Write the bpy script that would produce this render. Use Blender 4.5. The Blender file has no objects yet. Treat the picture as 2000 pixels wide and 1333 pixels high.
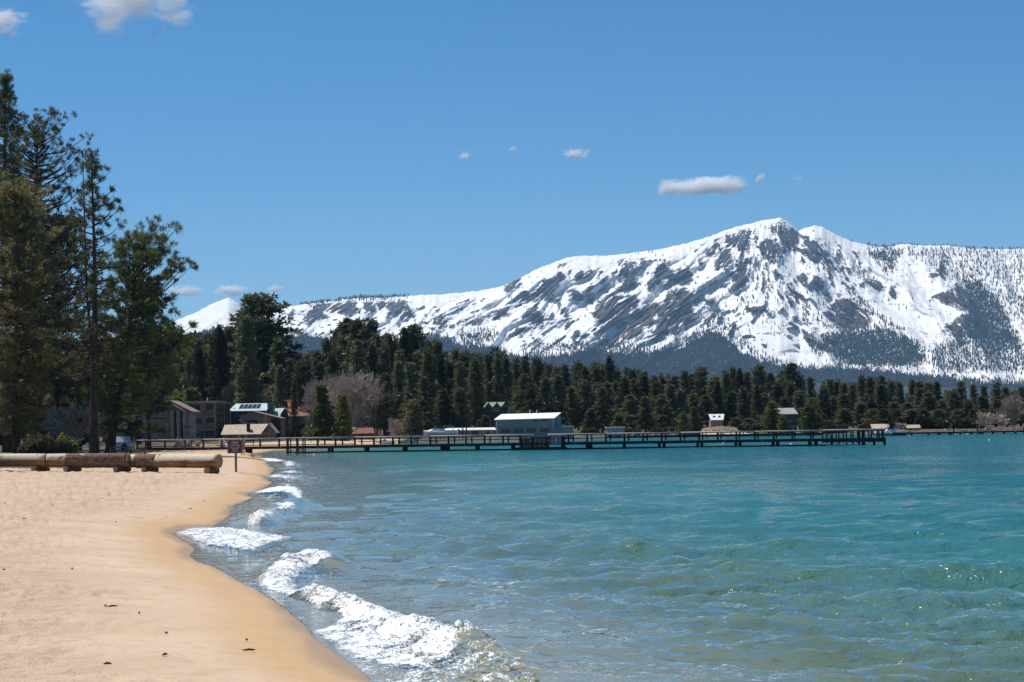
import bpy, bmesh, math, random
import numpy as np
from mathutils import Vector, Matrix

# ------------------------------------------------------------------ camera
scene = bpy.context.scene
COL = scene.collection
F = 4722.0                       # focal length in photo pixels (85 mm on a 36 mm sensor, 2000 px wide)
EYE = 2.8                        # eye height above the lake, metres
HOR, SLOPE = 829.0, 0.0148       # horizon row at picture centre and its tilt
rho = math.atan(SLOPE)
theta = math.atan((HOR - 666.5) * math.cos(rho) / F)
FW = np.array([0, math.cos(theta), math.sin(theta)])
R0 = np.array([1.0, 0, 0]); U0 = np.array([0, -math.sin(theta), math.cos(theta)])
RT = math.cos(rho) * R0 - math.sin(rho) * U0
UP = math.sin(rho) * R0 + math.cos(rho) * U0
CAM = np.array([0, 0, EYE])
cd = bpy.data.cameras.new('camera'); cam = bpy.data.objects.new('camera', cd); COL.objects.link(cam)
cd.sensor_width = 36.0; cd.lens = F / 2000 * 36.0; cd.clip_start = 0.5; cd.clip_end = 90000
M = Matrix.Identity(4)
for i in range(3):
    M[i][0] = RT[i]; M[i][1] = UP[i]; M[i][2] = -FW[i]; M[i][3] = CAM[i]
cam.matrix_world = M
scene.camera = cam

# ------------------------------------------------------------------ sky and sun
SUN_EL, SUN_AZ = math.radians(61), math.radians(-55)      # azimuth from +Y, negative to the left
world = bpy.data.worlds.new('World'); scene.world = world; world.use_nodes = True
wn = world.node_tree; wn.nodes.clear()
sky = wn.nodes.new('ShaderNodeTexSky'); sky.sky_type = 'NISHITA'; sky.sun_disc = False
sky.sun_elevation = SUN_EL; sky.sun_rotation = SUN_AZ
sky.altitude = 0; sky.air_density = 0.72; sky.dust_density = 0.0; sky.ozone_density = 10.0
bg = wn.nodes.new('ShaderNodeBackground'); bg.inputs[1].default_value = 0.073
wo = wn.nodes.new('ShaderNodeOutputWorld')
hsv = wn.nodes.new('ShaderNodeHueSaturation'); hsv.inputs['Hue'].default_value = 0.492; hsv.inputs['Saturation'].default_value = 1.14
wn.links.new(sky.outputs[0], hsv.inputs['Color']); wn.links.new(hsv.outputs[0], bg.inputs[0]); wn.links.new(bg.outputs[0], wo.inputs[0])
sd = bpy.data.lights.new('sun', 'SUN'); sun = bpy.data.objects.new('sun', sd); COL.objects.link(sun)
sd.energy = 4.2; sd.angle = math.radians(0.53); sd.color = (1.0, 0.95, 0.87)
SUNV = Vector((math.sin(SUN_AZ) * math.cos(SUN_EL), math.cos(SUN_AZ) * math.cos(SUN_EL), math.sin(SUN_EL)))
sun.rotation_euler = SUNV.to_track_quat('Z', 'Y').to_euler()
sun.location = (0, 0, 60)
scene.view_settings.view_transform = 'Standard'; scene.view_settings.look = 'None'
scene.view_settings.exposure = 0.42; scene.view_settings.gamma = 1.0
scene.view_settings.use_curve_mapping = False
scene.render.engine = 'CYCLES'
scene.cycles.use_denoising = True; scene.cycles.denoiser = 'OPENIMAGEDENOISE'; scene.cycles.denoising_prefilter = 'NONE'; scene.cycles.denoising_input_passes = 'RGB_ALBEDO_NORMAL'
scene.cycles.max_bounces = 48; scene.cycles.diffuse_bounces = 2; scene.cycles.glossy_bounces = 2
scene.cycles.transparent_max_bounces = 8; scene.cycles.volume_bounces = 48
scene.cycles.sample_clamp_indirect = 6.0; scene.cycles.sample_clamp_direct = 12.0

# ------------------------------------------------------------------ pixel <-> place helpers
def ray(px, py):
    return FW + ((px - 1000.0) / F) * RT + ((666.5 - py) / F) * UP
def W(px, py, depth):
    d = ray(px, py); return CAM + d * (depth / d[1])
def G(px, py, z=0.0):
    d = ray(px, py); return CAM + d * ((z - EYE) / d[2])
def hor(px):
    return HOR - SLOPE * (px - 1000.0)
def project(p):
    q = np.asarray(p) - CAM
    w = q @ FW
    return 1000 + F * (q @ RT) / w, 666.5 - F * (q @ UP) / w
def raysN(px, py):
    px = np.asarray(px, float); py = np.asarray(py, float)
    return FW + ((px - 1000.0) / F)[..., None] * RT + ((666.5 - py) / F)[..., None] * UP

# ------------------------------------------------------------------ numpy noise
rngP = np.random.RandomState(7)
_perm = rngP.permutation(512); _g = rngP.rand(512) * 2 * np.pi
_gx, _gy = np.cos(_g), np.sin(_g)
def noise2(x, y):
    xi = np.floor(x).astype(np.int64); yi = np.floor(y).astype(np.int64)
    xf = x - xi; yf = y - yi
    u = xf * xf * xf * (xf * (xf * 6 - 15) + 10); v = yf * yf * yf * (yf * (yf * 6 - 15) + 10)
    def g(a, b, dx, dy):
        h = _perm[(_perm[a & 511] + b) & 511]
        return _gx[h] * dx + _gy[h] * dy
    n00 = g(xi, yi, xf, yf); n10 = g(xi + 1, yi, xf - 1, yf)
    n01 = g(xi, yi + 1, xf, yf - 1); n11 = g(xi + 1, yi + 1, xf - 1, yf - 1)
    a = n00 + u * (n10 - n00); b = n01 + u * (n11 - n01)
    return (a + v * (b - a)) * 1.5
def fbm(x, y, o=4, g=0.5):
    s = np.zeros_like(x, dtype=float); a = 1.0
    for k in range(o):
        s += a * noise2(x + 17.3 * k, y - 9.1 * k); x = x * 2.03; y = y * 2.03; a *= g
    return s
def sstep(a, b, x):
    t = np.clip((x - a) / (b - a), 0, 1); return t * t * (3 - 2 * t)
def seg_dist(x, y, poly):
    d = np.full(x.shape, 1e12)
    for (ax, ay), (bx, by) in zip(poly[:-1], poly[1:]):
        vx, vy = bx - ax, by - ay; L = vx * vx + vy * vy + 1e-12
        t = np.clip(((x - ax) * vx + (y - ay) * vy) / L, 0, 1)
        d = np.minimum(d, (x - ax - t * vx) ** 2 + (y - ay - t * vy) ** 2)
    return np.sqrt(d)
def in_poly(x, y, poly):
    ins = np.zeros(x.shape, bool)
    n = len(poly)
    for i in range(n):
        ax, ay = poly[i]; bx, by = poly[(i + 1) % n]
        if ay == by: continue
        c = ((ay > y) != (by > y)) & (x < (bx - ax) * (y - ay) / (by - ay) + ax)
        ins ^= c
    return ins
def sdist(x, y, poly):               # + inside
    d = seg_dist(x, y, list(poly) + [poly[0]])
    return np.where(in_poly(x, y, poly), d, -d)

# ------------------------------------------------------------------ the shoreline (world, metres)
shore_px = [(800, 1362), (735, 1333), (690, 1303), (648, 1270), (600, 1222), (560, 1193), (520, 1168), (478, 1140), (425, 1112), (388, 1098),
            (374, 1086), (383, 1074), (372, 1060), (338, 1042), (365, 1031), (418, 1026), (432, 1018), (452, 1004), (446, 990), (470, 984),
            (490, 972), (480, 966), (512, 952), (528, 941), (508, 930), (534, 925), (530, 912), (518, 902), (500, 895), (484, 890),
            (520, 882), (560, 876), (640, 871.5), (700, 868.5), (760, 866), (860, 862.5), (960, 862), (1040, 860), (1130, 857), (1200, 855),
            (1300, 852), (1420, 850), (1560, 848), (1700, 847.5), (1850, 845.5), (1930, 843.5), (2000, 841), (2150, 838), (2400, 832)]
SHORE = [(30.0, -60.0), (12.0, -20.0), (6.5, 0.0), (3.5, 14.0), (1.2, 20.0)] + [tuple(G(a, b)[:2]) for a, b in shore_px]
SHORE[5] = (-0.4, 23.6)
SHORE.append((SHORE[-1][0] + 900, SHORE[-1][1] + 250))
LANDPOLY = SHORE + [(4000, 12000), (-4000, 12000), (-4000, -60)]
def shore_d(x, y):                   # + on land
    d = seg_dist(x, y, SHORE)
    d = np.where(in_poly(x, y, LANDPOLY), d, -d)
    k = np.clip(y / 60.0, 0.4, 2.0)
    return d + (0.16 * noise2(x * 0.9 / k, y * 0.35 / k) + 0.07 * noise2(x * 2.7 / k + 3, y * 1.1 / k)) * k * np.exp(-np.abs(d) / 3.0)
def land_h(d):
    d = np.asarray(d, float)
    dl = np.maximum(d, 0)
    z = 0.42 * (1 - np.exp(-dl / 2.4)) + 0.34 * (1 - np.exp(-dl / 30.0)) + 0.004 * np.clip(dl - 60, 0, 400)
    zb = -0.07 * np.clip(-d, 0, 6) - 0.11 * np.clip(-d - 6, 0, 30)
    return np.where(d > 0, z, zb)
def gz(x, y):
    return float(land_h(shore_d(np.array([x], float), np.array([y], float)))[0])
def ground_hit(px, py):
    d = ray(px, py)
    ys = np.concatenate([np.arange(8, 200, 0.5), np.arange(200, 900, 2.0)])
    P = CAM[None] + d[None] * (ys / d[1])[:, None]
    dd = shore_d(P[:, 0], P[:, 1])
    zz = land_h(dd)
    zz = np.where(dd < 0, 0, zz)
    k = np.argmax(P[:, 2] <= zz)
    if k == 0: k = len(ys) - 1
    return P[k][0], P[k][1], float(zz[k])

# ------------------------------------------------------------------ material helpers
class NT:
    def __init__(s, name):
        s.m = bpy.data.materials.new(name); s.m.use_nodes = True; s.t = s.m.node_tree; s.t.nodes.clear()
        s.out = s.n('ShaderNodeOutputMaterial')
    def n(s, typ, **kw):
        nd = s.t.nodes.new(typ)
        for k, v in kw.items(): setattr(nd, k, v)
        return nd
    def l(s, a, b): s.t.links.new(a, b)
    def set(s, sock, v):
        if isinstance(v, bpy.types.NodeSocket): s.l(v, sock)
        elif v is not None:
            if hasattr(sock.default_value, '__len__') and not hasattr(v, '__len__'): v = (v,) * len(sock.default_value)
            if hasattr(v, '__len__') and hasattr(sock.default_value, '__len__') and len(v) == 3 and len(sock.default_value) == 4: v = (*v, 1)
            sock.default_value = v
    def math(s, op, a, b=None, c=None, clamp=False):
        nd = s.n('ShaderNodeMath', operation=op); nd.use_clamp = clamp
        for i, v in enumerate((a, b, c)):
            if v is not None: s.set(nd.inputs[i], v)
        return nd.outputs[0]
    def mix(s, f, a, b):
        nd = s.n('ShaderNodeMix', data_type='RGBA'); s.set(nd.inputs[0], f); s.set(nd.inputs[6], a); s.set(nd.inputs[7], b)
        return nd.outputs[2]
    def mixsh(s, f, a, b):
        nd = s.n('ShaderNodeMixShader'); s.set(nd.inputs[0], f); s.l(a, nd.inputs[1]); s.l(b, nd.inputs[2]); return nd.outputs[0]
    def attr(s, name):
        nd = s.n('ShaderNodeAttribute', attribute_name=name); return nd.outputs['Fac']
    def pos(s, scale=None, kind='Object'):
        tc = s.n('ShaderNodeTexCoord')
        if scale is None: return tc.outputs[kind]
        mp = s.n('ShaderNodeMapping'); s.l(tc.outputs[kind], mp.inputs[0]); mp.inputs['Scale'].default_value = scale
        return mp.outputs[0]
    def noise(s, vec, scale=1.0, detail=3.0, rough=0.55, dist=0.0):
        nd = s.n('ShaderNodeTexNoise'); s.l(vec, nd.inputs['Vector'])
        nd.inputs['Scale'].default_value = scale; nd.inputs['Detail'].default_value = detail
        nd.inputs['Roughness'].default_value = rough; nd.inputs['Distortion'].default_value = dist
        return nd.outputs[0]
    def ramp(s, f, a, b, c0=0.0, c1=1.0):
        nd = s.n('ShaderNodeMapRange', interpolation_type='SMOOTHSTEP'); s.set(nd.inputs[0], f)
        nd.inputs[1].default_value = a; nd.inputs[2].default_value = b; nd.inputs[3].default_value = c0; nd.inputs[4].default_value = c1
        return nd.outputs[0]
    def bump(s, h, strength=0.5, dist=0.1, normal=None):
        nd = s.n('ShaderNodeBump'); s.l(h, nd.inputs['Height']); nd.inputs['Strength'].default_value = strength
        nd.inputs['Distance'].default_value = dist
        if normal is not None: s.l(normal, nd.inputs['Normal'])
        return nd.outputs[0]
    def princ(s, col, rough=0.7, normal=None, spec=0.3, metal=0.0, **kw):
        nd = s.n('ShaderNodeBsdfPrincipled'); s.set(nd.inputs['Base Color'], col); s.set(nd.inputs['Roughness'], rough)
        nd.inputs['Specular IOR Level'].default_value = spec; nd.inputs['Metallic'].default_value = metal
        if normal is not None: s.l(normal, nd.inputs['Normal'])
        for k, v in kw.items(): s.set(nd.inputs[k], v)
        return nd.outputs[0]
    def done(s, sh):
        s.l(sh, s.out.inputs['Surface']); return s.m

MATS = {}
def plain(name, col, rough=0.7, var=0.18, scale=3.0, spec=0.25, bump=0.0, metal=0.0, stretch=(1, 1, 1), grime=0.0):
    """painted / wooden / metal surface with grain and wear"""
    if name in MATS: return MATS[name]
    t = NT(name); v = t.pos(stretch)
    a = t.noise(v, scale, 4, 0.6); b = t.noise(v, scale * 7.3, 2, 0.5)
    f = t.math('ADD', t.math('MULTIPLY', a, 0.7), t.math('MULTIPLY', b, 0.3))
    lo = tuple(c * (1 - var) for c in col); hi = tuple(min(1, c * (1 + var)) for c in col)
    c = t.mix(t.ramp(f, 0.3, 0.7), lo, hi)
    oi = t.n('ShaderNodeObjectInfo').outputs['Random']
    hs = t.n('ShaderNodeHueSaturation'); t.l(c, hs.inputs['Color']); t.l(t.ramp(oi, 0, 1, 0.9, 1.1), hs.inputs['Value'])
    c = hs.outputs[0]
    if grime: c = t.mix(t.math('MULTIPLY', t.ramp(t.noise(v, scale * 0.6, 5, 0.7), 0.45, 0.75), grime), c, (0.05, 0.045, 0.04))
    nrm = t.bump(f, 0.5, bump) if bump else None
    m = t.done(t.princ(c, rough, nrm, spec, metal)); MATS[name] = m; return m

# ------------------------------------------------------------------ mesh helpers
class MB:
    def __init__(s): s.v = []; s.f = []
    def add(s, vs, fs):
        o = len(s.v); s.v += [tuple(map(float, p)) for p in vs]; s.f += [tuple(i + o for i in f) for f in fs]; return s
    def box(s, c, size, rz=0.0, taper=1.0):
        hx, hy, hz = size[0] / 2, size[1] / 2, size[2] / 2; ca, sa = math.cos(rz), math.sin(rz); vs = []
        for z in (-1, 1):
            k = taper if z > 0 else 1.0
            for (x, y) in ((-1, -1), (1, -1), (1, 1), (-1, 1)):
                X, Y = x * hx * k, y * hy * k
                vs.append((c[0] + X * ca - Y * sa, c[1] + X * sa + Y * ca, c[2] + z * hz))
        return s.add(vs, [(0, 3, 2, 1), (4, 5, 6, 7), (0, 1, 5, 4), (1, 2, 6, 5), (2, 3, 7, 6), (3, 0, 4, 7)])
    def bar(s, a, b, w, h=None):
        """square bar from a to b"""
        a = Vector(a); b = Vector(b); d = (b - a).normalized(); h = h or w
        up = Vector((0, 0, 1)) if abs(d.z) < 0.95 else Vector((0, 1, 0))
        x = d.cross(up).normalized() * w / 2; y = x.cross(d).normalized() * h / 2
        vs = [a - x - y, a + x - y, a + x + y, a - x + y, b - x - y, b + x - y, b + x + y, b - x + y]
        return s.add(vs, [(3, 2, 1, 0), (4, 5, 6, 7), (0, 1, 5, 4), (1, 2, 6, 5), (2, 3, 7, 6), (3, 0, 4, 7)])
    def tube(s, pts, radii, n=8, cap=True):
        pts = [Vector(p) for p in pts]; o = len(s.v); m = len(pts)
        for i, p in enumerate(pts):
            d = (pts[min(i + 1, m - 1)] - pts[max(i - 1, 0)]).normalized()
            up = Vector((0, 0, 1)) if abs(d.z) < 0.9 else Vector((1, 0, 0))
            x = d.cross(up).normalized(); y = d.cross(x).normalized()
            for k in range(n):
                a = 2 * math.pi * k / n
                s.v.append(tuple(p + (x * math.cos(a) + y * math.sin(a)) * radii[i]))
        for i in range(m - 1):
            for k in range(n):
                k2 = (k + 1) % n
                s.f.append((o + i * n + k, o + i * n + k2, o + (i + 1) * n + k2, o + (i + 1) * n + k))
        if cap:
            s.f.append(tuple(o + k for k in range(n))[::-1]); s.f.append(tuple(o + (m - 1) * n + k for k in range(n)))
        return s
    def prism(s, poly, y0, y1):
        """extrude an (x,z) polygon along y"""
        n = len(poly); vs = [(x, y0, z) for x, z in poly] + [(x, y1, z) for x, z in poly]
        fs = [tuple(range(n)), tuple(range(2 * n - 1, n - 1, -1))]
        for i in range(n):
            j = (i + 1) % n; fs.append((i, i + n, j + n, j))
        return s.add(vs, fs)
    def mesh(s, name, smooth=False):
        me = bpy.data.meshes.new(name); me.from_pydata(s.v, [], s.f); me.update()
        if smooth: me.polygons.foreach_set('use_smooth', [True] * len(me.polygons))
        return me
    def build(s, name, mat, parent=None, smooth=False, fixn=True):
        me = s.mesh(name, smooth)
        if fixn:
            bm = bmesh.new(); bm.from_mesh(me); bmesh.ops.recalc_face_normals(bm, faces=bm.faces); bm.to_mesh(me); bm.free()
        return link(name, me, mat, parent)
def link(name, me, mat, parent=None):
    o = bpy.data.objects.new(name, me); COL.objects.link(o)
    if mat is not None and not me.materials: me.materials.append(mat)
    if parent is not None: o.parent = parent
    return o
def tag(o, label=None, cat=None, group=None, kind=None):
    if label: o['label'] = label
    if cat: o['category'] = cat
    if group: o['group'] = group
    if kind: o['kind'] = kind
    return o
def empty(name, loc, rz=0.0):
    o = bpy.data.objects.new(name, None); COL.objects.link(o); o.location = loc; o.rotation_euler = (0, 0, rz); o.empty_display_size = 0.3
    return o
KIDS = {}
def copy_tree(o, parent=None):
    c = o.copy(); COL.objects.link(c); c.parent = parent
    for ch in list(o.children): copy_tree(ch, c)
    return c
def mesh_np(name, V, Q, attrs=None, smooth=True):
    me = bpy.data.meshes.new(name)
    V = np.asarray(V, np.float32); Q = np.asarray(Q, np.int32); k = Q.shape[1]
    me.vertices.add(len(V)); me.vertices.foreach_set('co', V.ravel())
    me.loops.add(Q.size); me.loops.foreach_set('vertex_index', Q.ravel())
    me.polygons.add(len(Q)); me.polygons.foreach_set('loop_start', np.arange(0, Q.size, k, dtype=np.int32))
    me.polygons.foreach_set('use_smooth', np.full(len(Q), smooth))
    me.update(calc_edges=True); me.validate()
    for n_, a in (attrs or {}).items():
        at = me.attributes.new(n_, 'FLOAT', 'POINT'); at.data.foreach_set('value', np.asarray(a, np.float32))
    return me
def grid_quads(nr, nc):
    i = np.arange(nr - 1)[:, None] * nc + np.arange(nc - 1)[None]
    return np.stack([i, i + 1, i + nc + 1, i + nc], -1).reshape(-1, 4)
def keep_verts(V, Q, attrs):
    used = np.zeros(len(V), bool); used[Q.ravel()] = True
    idx = np.cumsum(used) - 1
    return V[used], idx[Q], {k: a[used] for k, a in attrs.items()}
# ================================================================== the setting
# ---- sand and soil
def sand_material():
    t = NT('sand_and_soil'); p = t.pos()
    d = t.attr('shore'); sandy = t.attr('sandy')
    n1 = t.noise(p, 0.35, 4, 0.6); n2 = t.noise(p, 3.0, 5, 0.65); n3 = t.noise(p, 40.0, 2, 0.6)
    dry = t.mix(t.ramp(n1, 0.3, 0.7), (0.50, 0.365, 0.255), (0.57, 0.43, 0.31))
    dry = t.mix(t.math('MULTIPLY', t.ramp(t.noise(t.pos((1.0, 0.45, 1)), 2.6, 5, 0.7), 0.48, 0.74), 0.62), dry, (0.37, 0.26, 0.175))  # darker mottles in the colour imitate the shading of sand lumps
    dry = t.mix(t.math('MULTIPLY', t.ramp(n3, 0.5, 0.8), 0.35), dry, (0.30, 0.22, 0.15))
    dn = t.math('ADD', d, t.math('MULTIPLY', t.math('SUBTRACT', t.noise(t.pos((0.5, 0.16, 1)), 1.0, 3, 0.5), 0.5), 1.5))
    damp = t.mix(t.ramp(n2, 0.3, 0.7), (0.47, 0.31, 0.165), (0.51, 0.345, 0.19))
    c = t.mix(t.ramp(dn, 0.6, 1.9), damp, dry)
    wet = t.ramp(dn, -0.05, 0.40)
    c = t.mix(wet, (0.36, 0.24, 0.135), c)
    bed = t.mix(t.ramp(n2, 0.35, 0.7), (0.46, 0.36, 0.25), (0.56, 0.45, 0.32))
    c = t.mix(t.ramp(d, -0.6, 0.0), bed, c)
    soil = t.mix(t.ramp(n2, 0.3, 0.7), (0.055, 0.044, 0.030), (0.145, 0.112, 0.072))
    c = t.mix(t.ramp(t.math('ADD', sandy, t.math('MULTIPLY', t.math('SUBTRACT', n2, 0.5), 0.8)), 0.4, 0.6), soil, c)
    h = t.math('ADD', t.math('MULTIPLY', n2, 1.0), t.math('MULTIPLY', n3, 0.25))
    bs = t.n('ShaderNodeBump'); t.l(h, bs.inputs['Height']); bs.inputs['Distance'].default_value = 0.12
    t.l(t.ramp(dn, 1.2, 4.0, 0.03, 0.9), bs.inputs['Strength'])
    return t.done(t.princ(c, t.ramp(dn, 0.0, 0.8, 0.5, 0.95), bs.outputs[0], 0.25))
SAND = sand_material()

def sand_relief(x, y, d):
    z = 0.065 * fbm(x * 1.5, y * 0.9, 3) + 0.034 * fbm(x * 4.1 + 5, y * 2.4, 2)
    foot = fbm(x * 2.2 + 31, y * 1.6 + 7, 2)
    z -= 0.07 * sstep(0.45, 0.95, foot)
    k = sstep(2.0, 5.0, d + 1.5 * noise2(x * 0.35, y * 0.2))
    z = z * k + (1 - k) * 0.006 * noise2(x * 0.8, y * 0.5)
    z += 0.10 * noise2(x * 0.12, y * 0.08) * sstep(2.0, 12.0, d)
    return z * sstep(0.0, 1.2, d)

def build_beach():
    ys = [10.0]
    while ys[-1] < 330: ys.append(ys[-1] + max(0.05, ys[-1] ** 2 * 2.0 / (F * 2.1)))
    ys = np.array(ys)
    tx = np.concatenate([np.linspace(-0.5, -0.225, 30)[:-1], np.linspace(-0.225, -0.02, 330)[:-1], np.linspace(-0.02, 0.3, 50)])
    Y, T = np.meshgrid(ys, tx, indexing='ij'); X = Y * T
    x, y = X.ravel(), Y.ravel(); d = shore_d(x, y)
    z = land_h(d) + sand_relief(x, y, d)
    sandy = np.where((y < 146) | (d < 9), 1.0, 0.0) * sstep(170, 140, y) + sstep(12, 8, d) * (1 - sstep(170, 140, y))
    Q = grid_quads(len(ys), len(tx))
    Q = Q[(d[Q].max(1) > -14)]
    V, Q, A = keep_verts(np.stack([x, y, z], 1), Q, {'shore': d, 'sandy': sandy})
    o = link('beach', mesh_np('beach', V, Q, A), SAND); tag(o, kind='structure')
build_beach()

def build_ground():
    ys = np.concatenate([np.linspace(-60, 10, 15), np.linspace(10, 330, 60)[1:], np.linspace(330, 700, 120)[1:], np.geomspace(700, 10200, 40)[1:]])
    tx = np.linspace(-0.75, 0.75, 200)
    Y, T = np.meshgrid(ys, tx, indexing='ij'); X = np.where(Y > 60, Y * T, 60 * T + 0 * Y)
    x, y = X.ravel(), Y.ravel(); d = shore_d(x, y)
    z = land_h(d)
    inb = (y > 10.5) & (y < 325) & (x / np.maximum(y, 1) > -0.49) & (x / np.maximum(y, 1) < 0.29)
    z = np.where(inb, z - 0.5, z) + np.where(y > 330, 0.12 * noise2(x * 0.1, y * 0.1) * (d > 2), 0)
    sandy = sstep(16, 11, d) * sstep(-14, -24, x) + (y < 60) * 1.0 + 0.9 * sstep(14, 8, d) * (np.abs(x - 41) < 8) * (y > 400)
    Q = grid_quads(len(ys), len(tx)); Q = Q[d[Q].max(1) > -60]
    V, Q, A = keep_verts(np.stack([x, y, z], 1), Q, {'shore': d, 'sandy': np.clip(sandy, 0, 1)})
    o = link('ground', mesh_np('ground', V, Q, A), SAND); tag(o, kind='structure')
build_ground()

# ---- the lake
def px_poly(pts): return [tuple(G(a, b)[:2]) for a, b in pts]
RIDGES = [  # breaking crests: pixels on the water plane, height, width
    ([(508, 1146), (540, 1126), (575, 1106), (612, 1092), (640, 1100), (668, 1116)], 0.23, 0.45),
    ([(600, 1168), (680, 1200), (740, 1222), (800, 1238), (850, 1243), (890, 1260)], 0.24, 0.38),
    ([(890, 1260), (940, 1284), (1000, 1318)], 0.10, 0.5),
    ([(484, 1022), (515, 1013), (548, 1006)], 0.26, 0.6), ([(535, 996), (565, 992), (592, 992)], 0.22, 0.6),
    ([(500, 965), (545, 962), (590, 978)], 0.15, 0.8), ([(352, 1044), (450, 1050), (560, 1058)], 0.05, 0.8),
    ([(512, 899), (535, 903), (562, 909)], 0.16, 2.0), ([(545, 930), (575, 924), (588, 932)], 0.10, 1.2),
    ([(640, 1062), (720, 1060), (830, 1066), (980, 1084), (1110, 1078), (1250, 1066)], 0.13, 1.1),
    ([(700, 1140), (850, 1150), (1050, 1180), (1300, 1176)], 0.05, 0.8),
    ([(950, 1270), (1150, 1250), (1350, 1240), (1600, 1262), (1900, 1240)], 0.08, 0.9),
    ([(1200, 1130), (1500, 1150), (1800, 1128)], 0.08, 1.2), ([(900, 1010), (1200, 1000), (1500, 1012)], 0.10, 1.8)]
FOAM = [  # foam patches, strength
    ([(338, 1042), (362, 1033), (420, 1030), (480, 1037), (530, 1044), (575, 1054), (540, 1062), (500, 1073), (465, 1077), (425, 1067), (380, 1056)], 1.0),
    ([(503, 1136), (530, 1121), (556, 1100), (585, 1078), (608, 1070), (630, 1080), (655, 1100), (650, 1110), (620, 1112), (592, 1126), (572, 1144),
      (600, 1160), (680, 1183), (760, 1198), (830, 1214), (870, 1240), (905, 1268), (880, 1296), (800, 1302), (720, 1292), (655, 1268), (642, 1252),
      (612, 1231), (640, 1226), (660, 1216), (640, 1192), (590, 1176), (540, 1160), (508, 1148)], 1.0),
    ([(660, 1268), (740, 1290), (880, 1290), (960, 1296), (1060, 1333), (900, 1345), (800, 1345), (735, 1333), (690, 1300)], 0.68),
    ([(860, 1232), (920, 1252), (1000, 1290), (1060, 1325), (980, 1318), (900, 1290)], 0.70),
    ([(480, 1019), (500, 1005), (522, 1001), (546, 1006), (540, 1017), (510, 1024), (470, 1027)], 1.0),
    ([(530, 985), (560, 983), (588, 986), (575, 997), (540, 1000)], 0.95),
    ([(498, 960), (530, 953), (560, 951), (585, 953), (594, 970), (588, 979), (570, 976), (560, 967), (500, 966)], 1.0),
    ([(540, 945), (585, 947), (560, 951)], 0.8), ([(510, 929), (560, 930), (592, 936), (530, 935)], 0.8),
    ([(503, 895), (530, 896), (562, 904), (540, 906), (520, 902)], 1.1),
    ([(555, 905), (575, 904), (577, 911), (556, 912)], 1.0), ([(548, 923), (576, 919), (582, 926), (552, 928)], 0.9),
    ([(540, 916), (566, 915), (560, 919)], 0.7),
    ([(560, 935), (640, 930), (650, 945), (590, 950)], 0.40), ([(440, 1066), (520, 1070), (580, 1058), (600, 1062), (520, 1088)], 0.42),
    ([(570, 1145), (600, 1125), (660, 1118), (640, 1135), (600, 1150)], 0.45)]
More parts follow.
